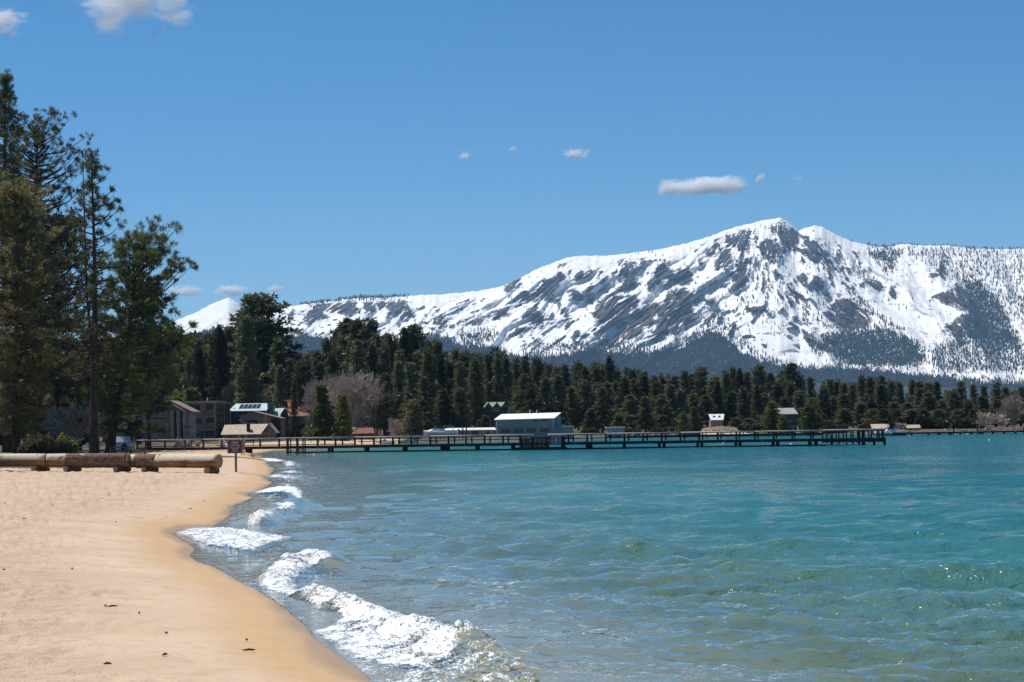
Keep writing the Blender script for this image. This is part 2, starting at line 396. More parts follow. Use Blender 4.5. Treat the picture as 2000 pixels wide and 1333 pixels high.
def build_lake():
    s = np.concatenate([np.arange(700, 90, -1.45), np.arange(90, 40, -0.8), np.arange(40, 12, -0.7)])
    ys = F * EYE / s
    tx = np.concatenate([np.linspace(-0.4, -0.2225, 20)[:-1], np.linspace(-0.2225, 0.2225, 640)[:-1], np.linspace(0.2225, 0.55, 50)])
    Y, T = np.meshgrid(ys, tx, indexing='ij'); X = Y * T
    x, y = X.ravel(), Y.ravel(); d = shore_d(x, y)
    dep = -land_h(np.minimum(d, 0))
    fade = sstep(1.2, 8.0, -d) * 0.95 + 0.05 * sstep(0.3, 1.5, -d)
    dy = np.repeat(-np.gradient(ys) * -1, len(tx))
    z = np.zeros_like(x); r = np.random.RandomState(3)
    wx = x + 0.9 * noise2(x * 0.11, y * 0.11); wy = y + 0.9 * noise2(x * 0.11 + 9, y * 0.11)
    for k in range(64):
        L = 0.35 * (16 ** (k / 63.0)); a = math.radians(-120 + r.randn() * 36)
        kx, ky = math.cos(a) * 2 * math.pi / L, math.sin(a) * 2 * math.pi / L
        amp = 0.0098 * L ** 0.58
        ph = kx * wx + ky * wy + r.rand() * 6.28
        loc = 0.55 + 0.9 * np.clip(noise2(x * 0.25 / L ** 0.5 + k * 3.1, y * 0.25 / L ** 0.5 - k) + 0.3, 0, 1)
        z += amp * loc * (np.sin(ph) + 0.25 * np.sin(2 * ph + 0.6)) * sstep(1.6, 4.0, L / np.maximum(dy, 0.02)) * fade
    z += 0.06 * fbm(x * 0.06, y * 0.10, 2) * fade
    for pts, h, w in RIDGES:
        P = px_poly(pts); dd = seg_dist(x, y, P)
        m = dd < 5 * w
        n = 0.72 + 0.55 * noise2(x * 1.4, y * 1.1)
        z += np.where(m, h * np.exp(-(dd / w) ** 2) * n * (0.15 + 0.85 * sstep(0, 1.0, -d)), 0)
    foam = np.zeros_like(x); yj = np.clip(y / 60, 0.5, 4)
    xw = x + 0.25 * yj * noise2(x * 1.1 / yj, y * 0.6 / yj) ; yw = y + 0.7 * yj * noise2(x * 1.1 / yj + 40, y * 0.6 / yj)
    for pts, st in FOAM:
        P = px_poly(pts); bx = np.array(P); m = (x > bx[:, 0].min() - 3) & (x < bx[:, 0].max() + 3) & (y > bx[:, 1].min() - 8) & (y < bx[:, 1].max() + 8)
        sd_ = sdist(xw[m], yw[m], P); wd = 0.22 * yj[m]
        st2 = st * (1.45 if pts[0][1] < 985 else 1.2)
        foam[m] = np.maximum(foam[m], st2 * sstep(-wd, wd, sd_))
    z += sstep(0.3, 0.9, foam) * (0.06 * np.abs(fbm(x * 3.2, y * 2.6, 3)) + 0.03 * noise2(x * 9, y * 7) + 0.01) * sstep(0, 1.0, -d)
    # a thin line of bubbles along the very edge of the water
    edge = sstep(0.32, 0.0, np.abs(d + 0.12)) * sstep(0.1, 0.6, noise2(x * 0.5, y * 0.35) + 0.2) * (y < 120)
    foam = np.maximum(foam, 0.62 * edge)
    z = np.maximum(z, -0.35 * dep + 0.004) * (d < 0)
    z = np.where(d > 0, 0.004 - 0.02 * np.clip(d, 0, 5), z + 0.006)
    Q = grid_quads(len(ys), len(tx)); Q = Q[d[Q].min(1) < 0.8]
    V, Q, A = keep_verts(np.stack([x, y, z], 1), Q, {'depth': dep, 'foam': foam})
    t = NT('lake_water'); p = t.pos()
    dp = t.attr('depth'); fm = t.attr('foam')
    r1 = t.noise(t.pos((1.0, 1.0, 1.0)), 1.1, 4, 0.6, 0.6); r2 = t.noise(t.pos((1, 0.8, 1)), 4.5, 3, 0.6, 0.4); r3 = t.noise(p, 0.16, 3, 0.55)
    h = t.math('ADD', t.math('ADD', t.math('MULTIPLY', r1, 0.55), t.math('MULTIPLY', r2, 0.16)), t.math('MULTIPLY', r3, 0.0))
    bs = t.n('ShaderNodeBump'); t.l(h, bs.inputs['Height']); bs.inputs['Distance'].default_value = 0.40
    t.l(t.ramp(dp, 0.02, 0.75, 0.30, 1.0), bs.inputs['Strength'])
    N = bs.outputs[0]
    c = t.mix(t.ramp(dp, 0.3, 1.6), (0.095, 0.185, 0.145), (0.034, 0.158, 0.146))
    c = t.mix(t.ramp(dp, 1.5, 3.9), c, (0.008, 0.100, 0.120))
    patch = t.ramp(t.noise(t.pos((0.02, 0.006, 1)), 1.0, 3, 0.5), 0.4, 0.65)
    c = t.mix(t.math('MULTIPLY', patch, t.ramp(dp, 1.0, 3.0, 0.0, 0.5)), c, (0.002, 0.075, 0.115))
    ripple_streaks = t.ramp(t.noise(t.pos((0.55, 0.07, 1)), 1.0, 4, 0.65), 0.38, 0.64)  # streaks painted into the colour for the light and dark of ripples
    c = t.mix(t.math('MULTIPLY', ripple_streaks, t.ramp(dp, 0.8, 2.5, 0.0, 0.42)), c, (0.002, 0.060, 0.080))
    df = t.n('ShaderNodeBsdfDiffuse'); t.l(c, df.inputs[0]); t.l(N, df.inputs['Normal'])
    tr = t.n('ShaderNodeBsdfTransparent'); tr.inputs[0].default_value = (0.86, 0.93, 0.88, 1)
    clear = t.math('POWER', 2.718, t.math('MULTIPLY', dp, -2.2))
    body = t.mixsh(clear, df.outputs[0], tr.outputs[0])
    gl = t.n('ShaderNodeBsdfGlossy'); t.l(t.ramp(dp, 0.0, 1.0, 0.02, 0.09), gl.inputs['Roughness']); t.l(N, gl.inputs['Normal']); gl.inputs[0].default_value = (1, 1, 1, 1)
    fr = t.n('ShaderNodeFresnel'); fr.inputs[0].default_value = 1.333; t.l(N, fr.inputs['Normal'])
    wsh = t.mixsh(t.math('MULTIPLY', fr.outputs[0], t.ramp(dp, 0.05, 3.6, 1.0, 0.50)), body, gl.outputs[0])
    f1 = t.noise(t.pos((1, 0.55, 1)), 2.4, 5, 0.7, 0.8); f2 = t.noise(t.pos((1, 0.5, 1)), 13.0, 4, 0.75)
    f3 = t.noise(t.pos((1, 0.4, 1)), 34.0, 2, 0.6)
    fn = t.math('ADD', t.math('ADD', t.math('MULTIPLY', f1, 0.42), t.math('MULTIPLY', f2, 0.33)), t.math('MULTIPLY', f3, 0.25))
    fx = t.ramp(t.math('ADD', t.math('MULTIPLY', fm, 0.60), t.math('MULTIPLY', t.math('SUBTRACT', fn, 0.5), 3.9)), 0.46, 0.86)
    fd = t.princ((0.88, 0.89, 0.9), 0.5, t.bump(fn, 0.9, 0.10), 0.5)
    sh = t.mixsh(fx, wsh, fd)
    o = link('lake', mesh_np('lake', V, Q, A), t.done(sh)); tag(o, kind='structure')
build_lake()
# ---- the mountains, about 13 km away
SKYLINE = [(-500, 720), (200, 690), (380, 655), (500, 614), (560, 600), (600, 594), (650, 588), (700, 582), (760, 581), (800, 578), (870, 575), (940, 568), (980, 560), (1010, 546),
           (1050, 525), (1080, 514), (1110, 503), (1140, 500), (1200, 499), (1240, 494), (1290, 487), (1340, 476), (1390, 461), (1420, 449), (1450, 441),
           (1480, 433), (1505, 428), (1525, 426), (1540, 434), (1552, 446), (1560, 452), (1568, 447), (1590, 441), (1605, 443), (1625, 455), (1660, 471), (1700, 480), (1730, 483), (1765, 477),
           (1800, 480), (1850, 480), (1900, 486), (1950, 487), (2000, 486), (2100, 490), (2300, 505), (2700, 560)]
ROCK = [
 [(983, 559), (1016, 538), (1022, 550), (1010, 568), (992, 577)],
 [(899, 631), (965, 610), (1025, 583), (1070, 544), (1094, 526), (1106, 541), (1088, 568), (1070, 592), (1052, 586), (1028, 592), (992, 604), (992, 622), (950, 622), (902, 643)],
 [(1016, 622), (1046, 592), (1058, 610), (1070, 616), (1064, 625), (1040, 631)], [(1112, 580), (1124, 559), (1136, 571), (1133, 592), (1118, 586)],
 [(1208, 535), (1232, 499), (1244, 520), (1235, 556), (1205, 565), (1220, 544)], [(986, 658), (1010, 640), (1070, 631), (1120, 622), (1122, 626), (1076, 634), (1016, 655)],
 [(1151, 610), (1184, 577), (1241, 574), (1247, 592), (1229, 610), (1202, 640), (1160, 664), (1151, 661), (1175, 634), (1154, 616)],
 [(1277, 529), (1295, 508), (1322, 529), (1346, 517), (1355, 535), (1349, 556), (1328, 556), (1295, 544), (1268, 568), (1262, 556)],
 [(1244, 604), (1280, 592), (1355, 592), (1355, 610), (1328, 649), (1292, 664), (1262, 670), (1286, 616), (1250, 652), (1205, 679), (1160, 676), (1220, 640)],
 [(1304, 574), (1334, 562), (1397, 586), (1400, 598), (1364, 592), (1316, 598), (1295, 592)], [(1376, 493), (1397, 472), (1400, 499), (1385, 505)],
 [(1040, 652), (1052, 664), (1058, 670), (1040, 673)], [(845, 622), (860, 610), (881, 622), (878, 637), (854, 646)],
 [(1424, 460), (1463, 448), (1472, 478), (1457, 496), (1439, 493), (1418, 472)], [(1475, 481), (1505, 460), (1526, 478), (1532, 502), (1517, 517), (1496, 505)],
 [(1505, 445), (1520, 433), (1550, 445), (1562, 460), (1547, 490), (1535, 487), (1526, 469), (1514, 460)], [(1400, 475), (1427, 487), (1430, 517), (1418, 529), (1400, 520)],
 [(1433, 499), (1460, 511), (1463, 544), (1457, 563), (1433, 562), (1415, 541), (1433, 526)],
 [(1568, 463), (1604, 475), (1628, 520), (1661, 526), (1658, 538), (1628, 532), (1610, 526), (1604, 511), (1559, 514), (1568, 490)],
 [(1544, 550), (1568, 529), (1580, 538), (1574, 556), (1550, 556)], [(1580, 550), (1598, 538), (1616, 559), (1598, 574), (1580, 565)],
 [(1607, 610), (1649, 577), (1700, 610), (1697, 640), (1655, 649), (1628, 640)],
 [(1817, 583), (1868, 553), (1910, 592), (1928, 628), (1922, 664), (1868, 661), (1841, 640), (1868, 622), (1892, 604), (1850, 592)],
 [(630, 594), (687, 588), (702, 606), (675, 618), (645, 606), (630, 609), (624, 627), (594, 636), (594, 654), (561, 651), (585, 627), (612, 600)],
 [(711, 588), (738, 591), (732, 612), (711, 609)], [(744, 585), (786, 585), (816, 615), (792, 624), (768, 618), (750, 624), (762, 606), (741, 606)],
 [(556, 617), (570, 604), (576, 612), (566, 620)], [(1536, 556), (1548, 552), (1562, 590), (1548, 584)], [(1670, 552), (1700, 546), (1722, 556), (1716, 566), (1690, 560)],
 [(1822, 536), (1840, 512), (1850, 500), (1846, 540), (1830, 544)], [(1446, 606), (1480, 596), (1520, 610), (1500, 616), (1470, 612)], [(1560, 640), (1590, 656), (1600, 690), (1584, 680)],
 [(1546, 620), (1556, 608), (1562, 622), (1552, 628)], [(1734, 560), (1750, 555), (1752, 582), (1738, 584)], [(1090, 676), (1140, 660), (1150, 664), (1100, 682)]]
BROWN = [[(1600, 615), (1649, 577), (1705, 610), (1697, 645), (1650, 655), (1620, 640)], [(1817, 583), (1868, 553), (1920, 600), (1928, 660), (1850, 660)],
         [(899, 643), (965, 605), (1020, 590), (1020, 610), (930, 640)], [(1151, 610), (1184, 577), (1340, 592), (1340, 640), (1160, 680)], [(1590, 690), (1640, 660), (1740, 670), (1700, 712)]]
TREEP = [([(1880, 529), (1925, 556), (1958, 592), (1997, 688), (1928, 700), (1890, 658)], 0.8), ([(1592, 676), (1628, 652), (1712, 640), (1772, 658), (1802, 679), (1811, 712), (1760, 718), (1658, 715), (1616, 694)], 0.85),
         ([(1814, 685), (1868, 664), (1928, 664), (1997, 688), (2300, 690), (2300, 745), (1826, 724)], 0.6), ([(1685, 490), (1712, 481), (1760, 487), (1748, 523), (1730, 532), (1700, 502)], 0.7),
         ([(1760, 482), (2000, 488), (2300, 500), (2300, 640), (2000, 640), (1900, 560), (1800, 520)], 0.33), ([(1658, 562), (1700, 604), (1775, 649), (1760, 652), (1670, 590)], 0.75),
         ([(1600, 470), (1650, 500), (1740, 560), (1720, 572), (1640, 520)], 0.3), ([(1400, 598), (1430, 640), (1500, 700), (1560, 716), (1480, 706), (1405, 650), (1360, 660), (1380, 620)], 0.45),
         ([(900, 655), (960, 640), (975, 660), (910, 680)], 0.6), ([(600, 592), (700, 578), (780, 574), (800, 580), (700, 586), (610, 597)], 0.8),
         ([(1430, 560), (1540, 520), (1700, 640), (1600, 690), (1450, 620)], 0.10), ([(1050, 676), (1200, 668), (1300, 676), (1380, 640), (1400, 700), (1000, 700)], 0.5)]
FORLINE = [(-600, 640), (330, 648), (470, 640), (550, 655), (640, 660), (700, 680), (800, 668), (850, 655), (900, 672), (960, 675), (1000, 692), (1080, 694), (1160, 680), (1250, 692), (1330, 680), (1390, 640), (1430, 670), (1480, 705),
           (1560, 717), (1650, 716), (1800, 730), (1900, 742), (2300, 748), (2700, 750)]
def mountain_attrs(px, py):
    wx = px + 7 * fbm(px / 22, py / 22, 3) + 2.5 * noise2(px / 5, py / 5); wy = py + 6 * fbm(px / 20 + 50, py / 20, 3) + 2.0 * noise2(px / 5 + 9, py / 5)
    rock = np.zeros_like(px); brown = np.zeros_like(px); tree = np.zeros_like(px)
    for P in ROCK:
        a = np.array(P); m = (px > a[:, 0].min() - 30) & (px < a[:, 0].max() + 30) & (py > a[:, 1].min() - 30) & (py < a[:, 1].max() + 30)
        rock[m] = np.maximum(rock[m], sstep(-9, 9, sdist(wx[m], wy[m], P)))
    for P in BROWN:
        brown = np.maximum(brown, sstep(-15, 15, sdist(wx, wy, P)))
    for P, k in TREEP:
        a = np.array(P); m = (px > a[:, 0].min() - 30) & (px < a[:, 0].max() + 30) & (py > a[:, 1].min() - 30) & (py < a[:, 1].max() + 30)
        tree[m] = np.maximum(tree[m], k * sstep(-8, 8, sdist(wx[m], wy[m], P)))
    fl = np.interp(wx, *zip(*FORLINE))
    tree = np.maximum(tree, sstep(-7, 8, wy - fl))
    return rock, brown, tree
MT = []       # sampled surface for scattering trees
def mountain_material():
    t = NT('snow_and_rock'); p = t.pos()
    rock = t.attr('rock'); tree = t.attr('tree'); brown = t.attr('brown'); lean = t.attr('lean')
    cx = t.n('ShaderNodeCombineXYZ'); t.l(lean, cx.inputs[0]); sp = t.n('ShaderNodeSeparateXYZ'); t.l(p, sp.inputs[0]); t.l(sp.outputs[2], cx.inputs[1])
    mp = t.n('ShaderNodeMapping'); t.l(cx.outputs[0], mp.inputs[0]); mp.inputs['Scale'].default_value = (1, 0.3, 1)
    streak = t.noise(mp.outputs[0], 0.028, 4, 0.65)
    n1 = t.noise(p, 0.02, 5, 0.7); n2 = t.noise(p, 0.006, 4, 0.6); n3 = t.noise(p, 0.045, 4, 0.7)
    mixn = t.math('ADD', t.math('MULTIPLY', n1, 0.5), t.math('MULTIPLY', streak, 0.5))
    k = t.math('ADD', rock, t.math('MULTIPLY', t.math('SUBTRACT', t.math('ADD', t.math('MULTIPLY', mixn, 0.6), t.math('MULTIPLY', n3, 0.4)), 0.5), 4.2))
    k = t.math('SUBTRACT', k, t.math('MULTIPLY', t.ramp(t.noise(p, 0.0045, 2, 0.5), 0.35, 0.65), 0.1))
    rf = t.ramp(k, 0.42, 0.56)
    specks = t.math('MULTIPLY', t.ramp(n1, 0.60, 0.64), t.ramp(n2, 0.46, 0.58))
    rf = t.math('MAXIMUM', rf, t.math('MULTIPLY', specks, 0.9))
    snow = t.mix(t.ramp(n2, 0.3, 0.7), (0.80, 0.80, 0.81), (0.88, 0.875, 0.865))
    rk = t.mix(t.ramp(n3, 0.3, 0.7), (0.012, 0.014, 0.018), (0.080, 0.080, 0.084))
    rk = t.mix(t.math('MULTIPLY', brown, 0.8), rk, t.mix(t.ramp(n3, 0.3, 0.7), (0.030, 0.021, 0.021), (0.115, 0.080, 0.074)))
    c = t.mix(rf, snow, rk)
    tf = t.ramp(t.math('ADD', tree, t.math('MULTIPLY', t.math('SUBTRACT', n3, 0.5), 1.6)), 0.62, 0.80)
    c = t.mix(tf, c, (0.028, 0.036, 0.026))
    return t.done(t.princ(c, 0.85, t.bump(n3, 0.6, 14.0), 0.15))
MOUNTAIN = mountain_material()
def build_mountain(name, skyline, x0, x1, dr, db, nc, nr, ybase, left=False):
    pxs = np.linspace(x0, x1, nc); ts = np.linspace(0, 1, nr) ** 1.05
    top = np.interp(pxs, *zip(*skyline)) + 1.1 * fbm(pxs / 9, pxs * 0 + 3.3, 3)
    PX, T = np.meshgrid(pxs, ts); PY = top[None] + (ybase - top)[None] * T
    px, py = PX.ravel(), PY.ravel(); tt = T.ravel()
    blend = sstep(1430, 1560, px)
    lean = (px + 1.15 * (py - 600)) * (1 - blend) + (px - 0.75 * (py - 600)) * blend
    lw = lean + 14 * noise2(px / 60, py / 50)
    rel = (1 - np.abs(fbm(lw / 110, py / 260, 2))) * 230 + 55 * fbm(lw / 38 + 20, py / 70, 3) + 16 * fbm(lw / 13, py / 22, 3)
    rel = (rel - rel.mean()) * (1 - 0.55 * np.exp(-((px - 1495) / 75) ** 2))
    rock, brown, tree = mountain_attrs(px, py)
    zone = sstep(960, 1040, px) * sstep(1760, 1640, px) * sstep(-4, 20, py - np.interp(px, *zip(*SKYLINE))) * sstep(710, 650, py)
    rock = np.maximum(rock, zone * 0.95 * sstep(0.30, 0.55, fbm(lw / 17 + 13.7, py / 24 + 5.2, 4) + 0.25 * noise2(px / 90, py / 60)))
    rock = np.maximum(rock, 0.9 * sstep(560, 600, px) * sstep(1000, 900, px) * sstep(0.42, 0.6, fbm(lw / 14, py / 12, 3)) * sstep(4, 16, py - np.interp(px, *zip(*SKYLINE))))
    rock = rock * (1 - 0.62 * sstep(0.26, 0.52, fbm(lw / 6.5 + 30, py / 26, 3)))
    rel += rock * (45 + 40 * fbm(lw / 7, py / 16, 3))                  # crags stand proud of the snow
    if left:
        rock = 0.9 * sstep(0, 1, fbm(px / 22, py / 16, 3) * sstep(600, 640, py) - 0.25)
        tree = np.maximum(sstep(640, 664, py + 9 * fbm(px / 25, py / 25)), 0.85 * sstep(0, 14, sdist(px, py, [(440, 668), (462, 625), (478, 616), (520, 640), (560, 680)])))
        brown *= 0; rel *= 0.45
    depth = dr + (db - dr) * (tt ** 0.9) - rel * sstep(0, 0.10, tt) * sstep(1.0, 0.8, tt)
    D = raysN(px, py); P = CAM + D * (depth / D[:, 1])[:, None]
    back = P[:nc].copy(); back[:, 1] += 1500; back[:, 2] -= 450       # far side of the ridge
    V = np.concatenate([back, P]); rep = lambda a: np.concatenate([a[:nc], a])
    Q = grid_quads(nr + 1, nc)[:, ::-1]
    me = mesh_np(name, V, Q, {'rock': rep(rock), 'brown': rep(brown), 'tree': rep(tree), 'lean': rep(lean * 2.6)})
    o = link(name, me, MOUNTAIN); tag(o, kind='structure')
    MT.append((P.reshape(nr, nc, 3), tree.reshape(nr, nc), py.reshape(nr, nc), px.reshape(nr, nc)))
PEAK = [(-500, 730), (200, 666), (250, 656), (300, 641), (340, 628), (380, 612), (410, 596), (430, 587), (445, 582), (458, 588), (475, 602), (500, 622), (560, 655), (700, 700)]
build_mountain('mountain', SKYLINE, -300, 2350, 13000, 10150, 1250, 275, 836)
build_mountain('snowy_peak', PEAK, -200, 700, 17500, 14800, 220, 76, 836, True)

def mountain_trees():
    r = np.random.RandomState(11); V = []; nT = 0; Fc = []
    P, tree, py, px = MT[0]
    nr, nc = tree.shape
    dens = np.clip(tree, 0, 1) ** 1.3 + 0.012 * (py > 470) * (px > 1000)
    vis = (px > -100) & (px < 2120) & (py < np.maximum(np.interp(px, [0, 600, 900, 1300, 2100], [690, 690, 720, 745, 765]), 0))
    w = (dens * vis).ravel(); w /= w.sum()
    N = 38000
    idx = r.choice(nr * nc, N, p=w); q = P.reshape(-1, 3)[idx]
    q = q + np.stack([r.randn(N) * 5, np.zeros(N), np.zeros(N)], 1)
    # the fringe of trees along the crest
    row = np.where((px[0] > 585) & (px[0] < 800))[0]; c2 = r.choice(row, 240); q2 = P[0][c2] + np.stack([r.randn(240) * 4, r.rand(240) * 30, np.zeros(240)], 1)
    row3 = np.where((px[0] > 1690) & (px[0] < 2100))[0]; c3 = r.choice(row3, 130); q3 = P[0][c3] + np.stack([r.randn(130) * 4, r.rand(130) * 20, np.zeros(130)], 1)
    q = np.concatenate([q, q2, q3]); N = len(q)
    H = 9 + 13 * r.rand(N) ** 1.5; R = H * (0.13 + 0.07 * r.rand(N)); a0 = r.rand(N) * 6.28
    vs = []
    for k in range(4):
        a = a0 + k * math.pi / 2; vs.append(np.stack([q[:, 0] + R * np.cos(a), q[:, 1] + R * np.sin(a), q[:, 2] - 2.0], 1))
    for k in range(4):
        a = a0 + 0.7 + k * math.pi / 2; vs.append(np.stack([q[:, 0] + 0.62 * R * np.cos(a), q[:, 1] + 0.62 * R * np.sin(a), q[:, 2] + H * 0.5], 1))
    vs.append(np.stack([q[:, 0], q[:, 1], q[:, 2] + H], 1))
    V = np.stack(vs, 1).reshape(-1, 3); b = np.arange(N)[:, None] * 9
    tris = []
    for k in range(4):
        j = (k + 1) % 4; tris += [(k, j, 4 + k), (j, 4 + j, 4 + k), (4 + k, 4 + j, 8)]
    T = (b[:, :, None] + np.array(tris)[None]).reshape(-1, 3)
    m = plain('mountain_needles', (0.030, 0.040, 0.026), 0.9, 0.4, 0.02)
    o = link('mountain_forest', mesh_np('mountain_forest', V, T, smooth=False), m)
    tag(o, 'sparse dark conifers dotting the snowy mountain slopes', 'forest', kind='stuff')
mountain_trees()

# ---- haze: blue air between here and the mountains
hz = MB().box((0, 9550, 591), (16400, 20200, 1198))
t = NT('blue_air'); pv = t.n('ShaderNodeVolumePrincipled'); pv.inputs['Color'].default_value = (0.38, 0.66, 1.0, 1)
pv.inputs['Density'].default_value = 2.4e-5; pv.inputs['Anisotropy'].default_value = 0.0
t.l(pv.outputs[0], t.out.inputs['Volume'])
HAZE = hz.build('haze', t.m); tag(HAZE, 'thin blue air in front of the mountains', 'haze', kind='stuff')

# ---- clouds, 30 km out and above the haze
def cloud(px0, px1, py0, py1, dist, dens, label, seed, puff=1.0, group=None, boxy=False):
    a = W(px0, (py0 + py1) / 2, dist); b = W(px1, (py0 + py1) / 2, dist); c = (a + b) / 2
    sx = np.linalg.norm(b - a) / 2; szz = (py1 - py0) / F * dist / 2; sy = max(szz * 1.0, sx * 0.22)
    bm = bmesh.new(); bmesh.ops.create_icosphere(bm, subdivisions=3, radius=1.0); me = bpy.data.meshes.new('cloud'); bm.to_mesh(me); bm.free()
    for v in me.vertices: v.co *= 1.25
    o = link('cloud', me, None); o.location = c; o.scale = (sx, sy, szz); o.rotation_euler = (0, -rho, 0)
    t = NT('cloud_vapour'); p = t.pos(); mp = t.n('ShaderNodeMapping'); t.l(p, mp.inputs[0]); mp.inputs['Location'].default_value = (seed * 3.7, seed, 0)
    asp = max(1.0, sx / szz * 0.55)
    mp.inputs['Scale'].default_value = (asp, 1.0, 1.0)
    n = t.noise(mp.outputs[0], 1.6, 5, 0.62, 0.3)
    ln = t.n('ShaderNodeVectorMath', operation='LENGTH'); t.l(p, ln.inputs[0])
    if boxy:
        sp = t.n('ShaderNodeSeparateXYZ'); t.l(p, sp.inputs[0]); cx = t.n('ShaderNodeCombineXYZ'); t.l(t.math('POWER', t.math('ABSOLUTE', sp.outputs[0]), 3.0), cx.inputs[0]); t.l(sp.outputs[1], cx.inputs[1]); t.l(sp.outputs[2], cx.inputs[2]); t.l(cx.outputs[0], ln.inputs[0])
    f = t.math('SUBTRACT', t.math('ADD', t.math('MULTIPLY', t.math('SUBTRACT', n, 0.5), 3.2 * puff), 0.72), ln.outputs['Value'])
    den = t.math('MULTIPLY', t.ramp(f, 0.0, 0.45), dens / max(szz, 1))
    pv = t.n('ShaderNodeVolumePrincipled'); pv.inputs['Color'].default_value = (1.0, 1.0, 1.0, 1); pv.inputs['Anisotropy'].default_value = 0.0
    t.l(den, pv.inputs['Density']); t.l(pv.outputs[0], t.out.inputs['Volume']); me.materials.append(t.m)
    tag(o, label, 'cloud', group)
cloud(1272, 1468, 336, 392, 30000, 3.6, 'long flat bright white cloud above the snowy mountain', 1, 0.45, boxy=True)
cloud(1090, 1158, 286, 314, 30000, 2.2, 'short wispy white cloud over the low shoulder of the mountain', 2, 0.8)
cloud(894, 924, 294, 316, 30000, 2.2, 'single small round white puff alone in the blue sky', 3, 0.8)
cloud(1470, 1500, 336, 360, 30000, 0.9, 'faint ragged wisp beside the end of the long flat cloud', 4, 1.0)
cloud(1545, 1572, 340, 356, 30000, 0.5, 'tiny barely visible wisp of cloud above the main summit', 5, 1.0)
cloud(990, 1016, 284, 298, 30000, 0.8, 'tiny faint wisp of cloud between two small white puffs', 6, 1.0)
cloud(305, 418, 552, 586, 38000, 2.2, 'thin pale cloud bank left of the pointed snowy peak', 7, 0.6)
cloud(400, 500, 552, 584, 38000, 3.0, 'pale cloud resting just above the pointed snowy peak', 8, 0.6)
cloud(512, 566, 554, 576, 38000, 1.8, 'thin pale cloud wisp right of the pointed snowy peak', 9, 0.7)
cloud(120, 385, -70, 78, 26000, 2.6, 'large ragged white cloud cut by the top of the picture above the pines', 10, 1.0)
cloud(-45, 62, 8, 76, 26000, 1.8, 'ragged white cloud puff over the tallest pine', 11, 1.0)
# ================================================================== trees
def foliage(name, lo, hi, trans=0.3, scale=0.7, tip=None):
    t = NT(name); p = t.pos(); oi = t.n('ShaderNodeObjectInfo').outputs['Random']
    n = t.noise(p, scale, 4, 0.65)
    geo = t.n('ShaderNodeNewGeometry').outputs['Random Per Island']
    f = t.math('ADD', t.math('MULTIPLY', n, 0.75), t.math('MULTIPLY', geo, 0.25))
    c = t.mix(t.ramp(f, 0.25, 0.75), lo, hi)
    hs = t.n('ShaderNodeHueSaturation'); t.l(c, hs.inputs['Color']); t.l(t.ramp(oi, 0, 1, 0.72, 1.3), hs.inputs['Value'])
    oi2 = t.math('FRACT', t.math('MULTIPLY', oi, 7.13)); t.l(t.ramp(oi2, 0, 1, 0.478, 0.512), hs.inputs['Hue']); t.l(t.ramp(oi2, 0, 1, 0.75, 1.1), hs.inputs['Saturation'])
    c = hs.outputs[0]
    d = t.n('ShaderNodeBsdfDiffuse'); t.l(c, d.inputs[0]); tr = t.n('ShaderNodeBsdfTranslucent'); t.l(c, tr.inputs[0])
    g = t.n('ShaderNodeBsdfGlossy'); g.inputs['Roughness'].default_value = 0.45; g.inputs[0].default_value = (0.6, 0.6, 0.5, 1)
    s = t.mixsh(trans, d.outputs[0], tr.outputs[0])
    return t.done(t.mixsh(0.03, s, g.outputs[0]))
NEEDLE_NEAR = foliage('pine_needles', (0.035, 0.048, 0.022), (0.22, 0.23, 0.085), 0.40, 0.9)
NEEDLE_SUN_PAINT = foliage('young_needles_sunlit_paint', (0.07, 0.075, 0.025), (0.42, 0.37, 0.11), 0.42, 0.9)  # brighter yellow copy of the needles, sunlight put into the colour
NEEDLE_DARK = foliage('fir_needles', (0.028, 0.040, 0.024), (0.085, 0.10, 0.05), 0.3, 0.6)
NEEDLE_FAR = foliage('far_pine_needles', (0.052, 0.064, 0.036), (0.20, 0.20, 0.10), 0.35, 0.3)
BARK = plain('pine_bark', (0.085, 0.058, 0.045), 0.95, 0.5, 2.0, 0.1, 0.03, stretch=(3, 3, 0.6))
TWIG = plain('bare_twigs', (0.44, 0.365, 0.31), 0.9, 0.25, 1.0, 0.1)
TWIGDK = plain('dark_twigs', (0.10, 0.085, 0.07), 0.9, 0.3, 1.0, 0.1)

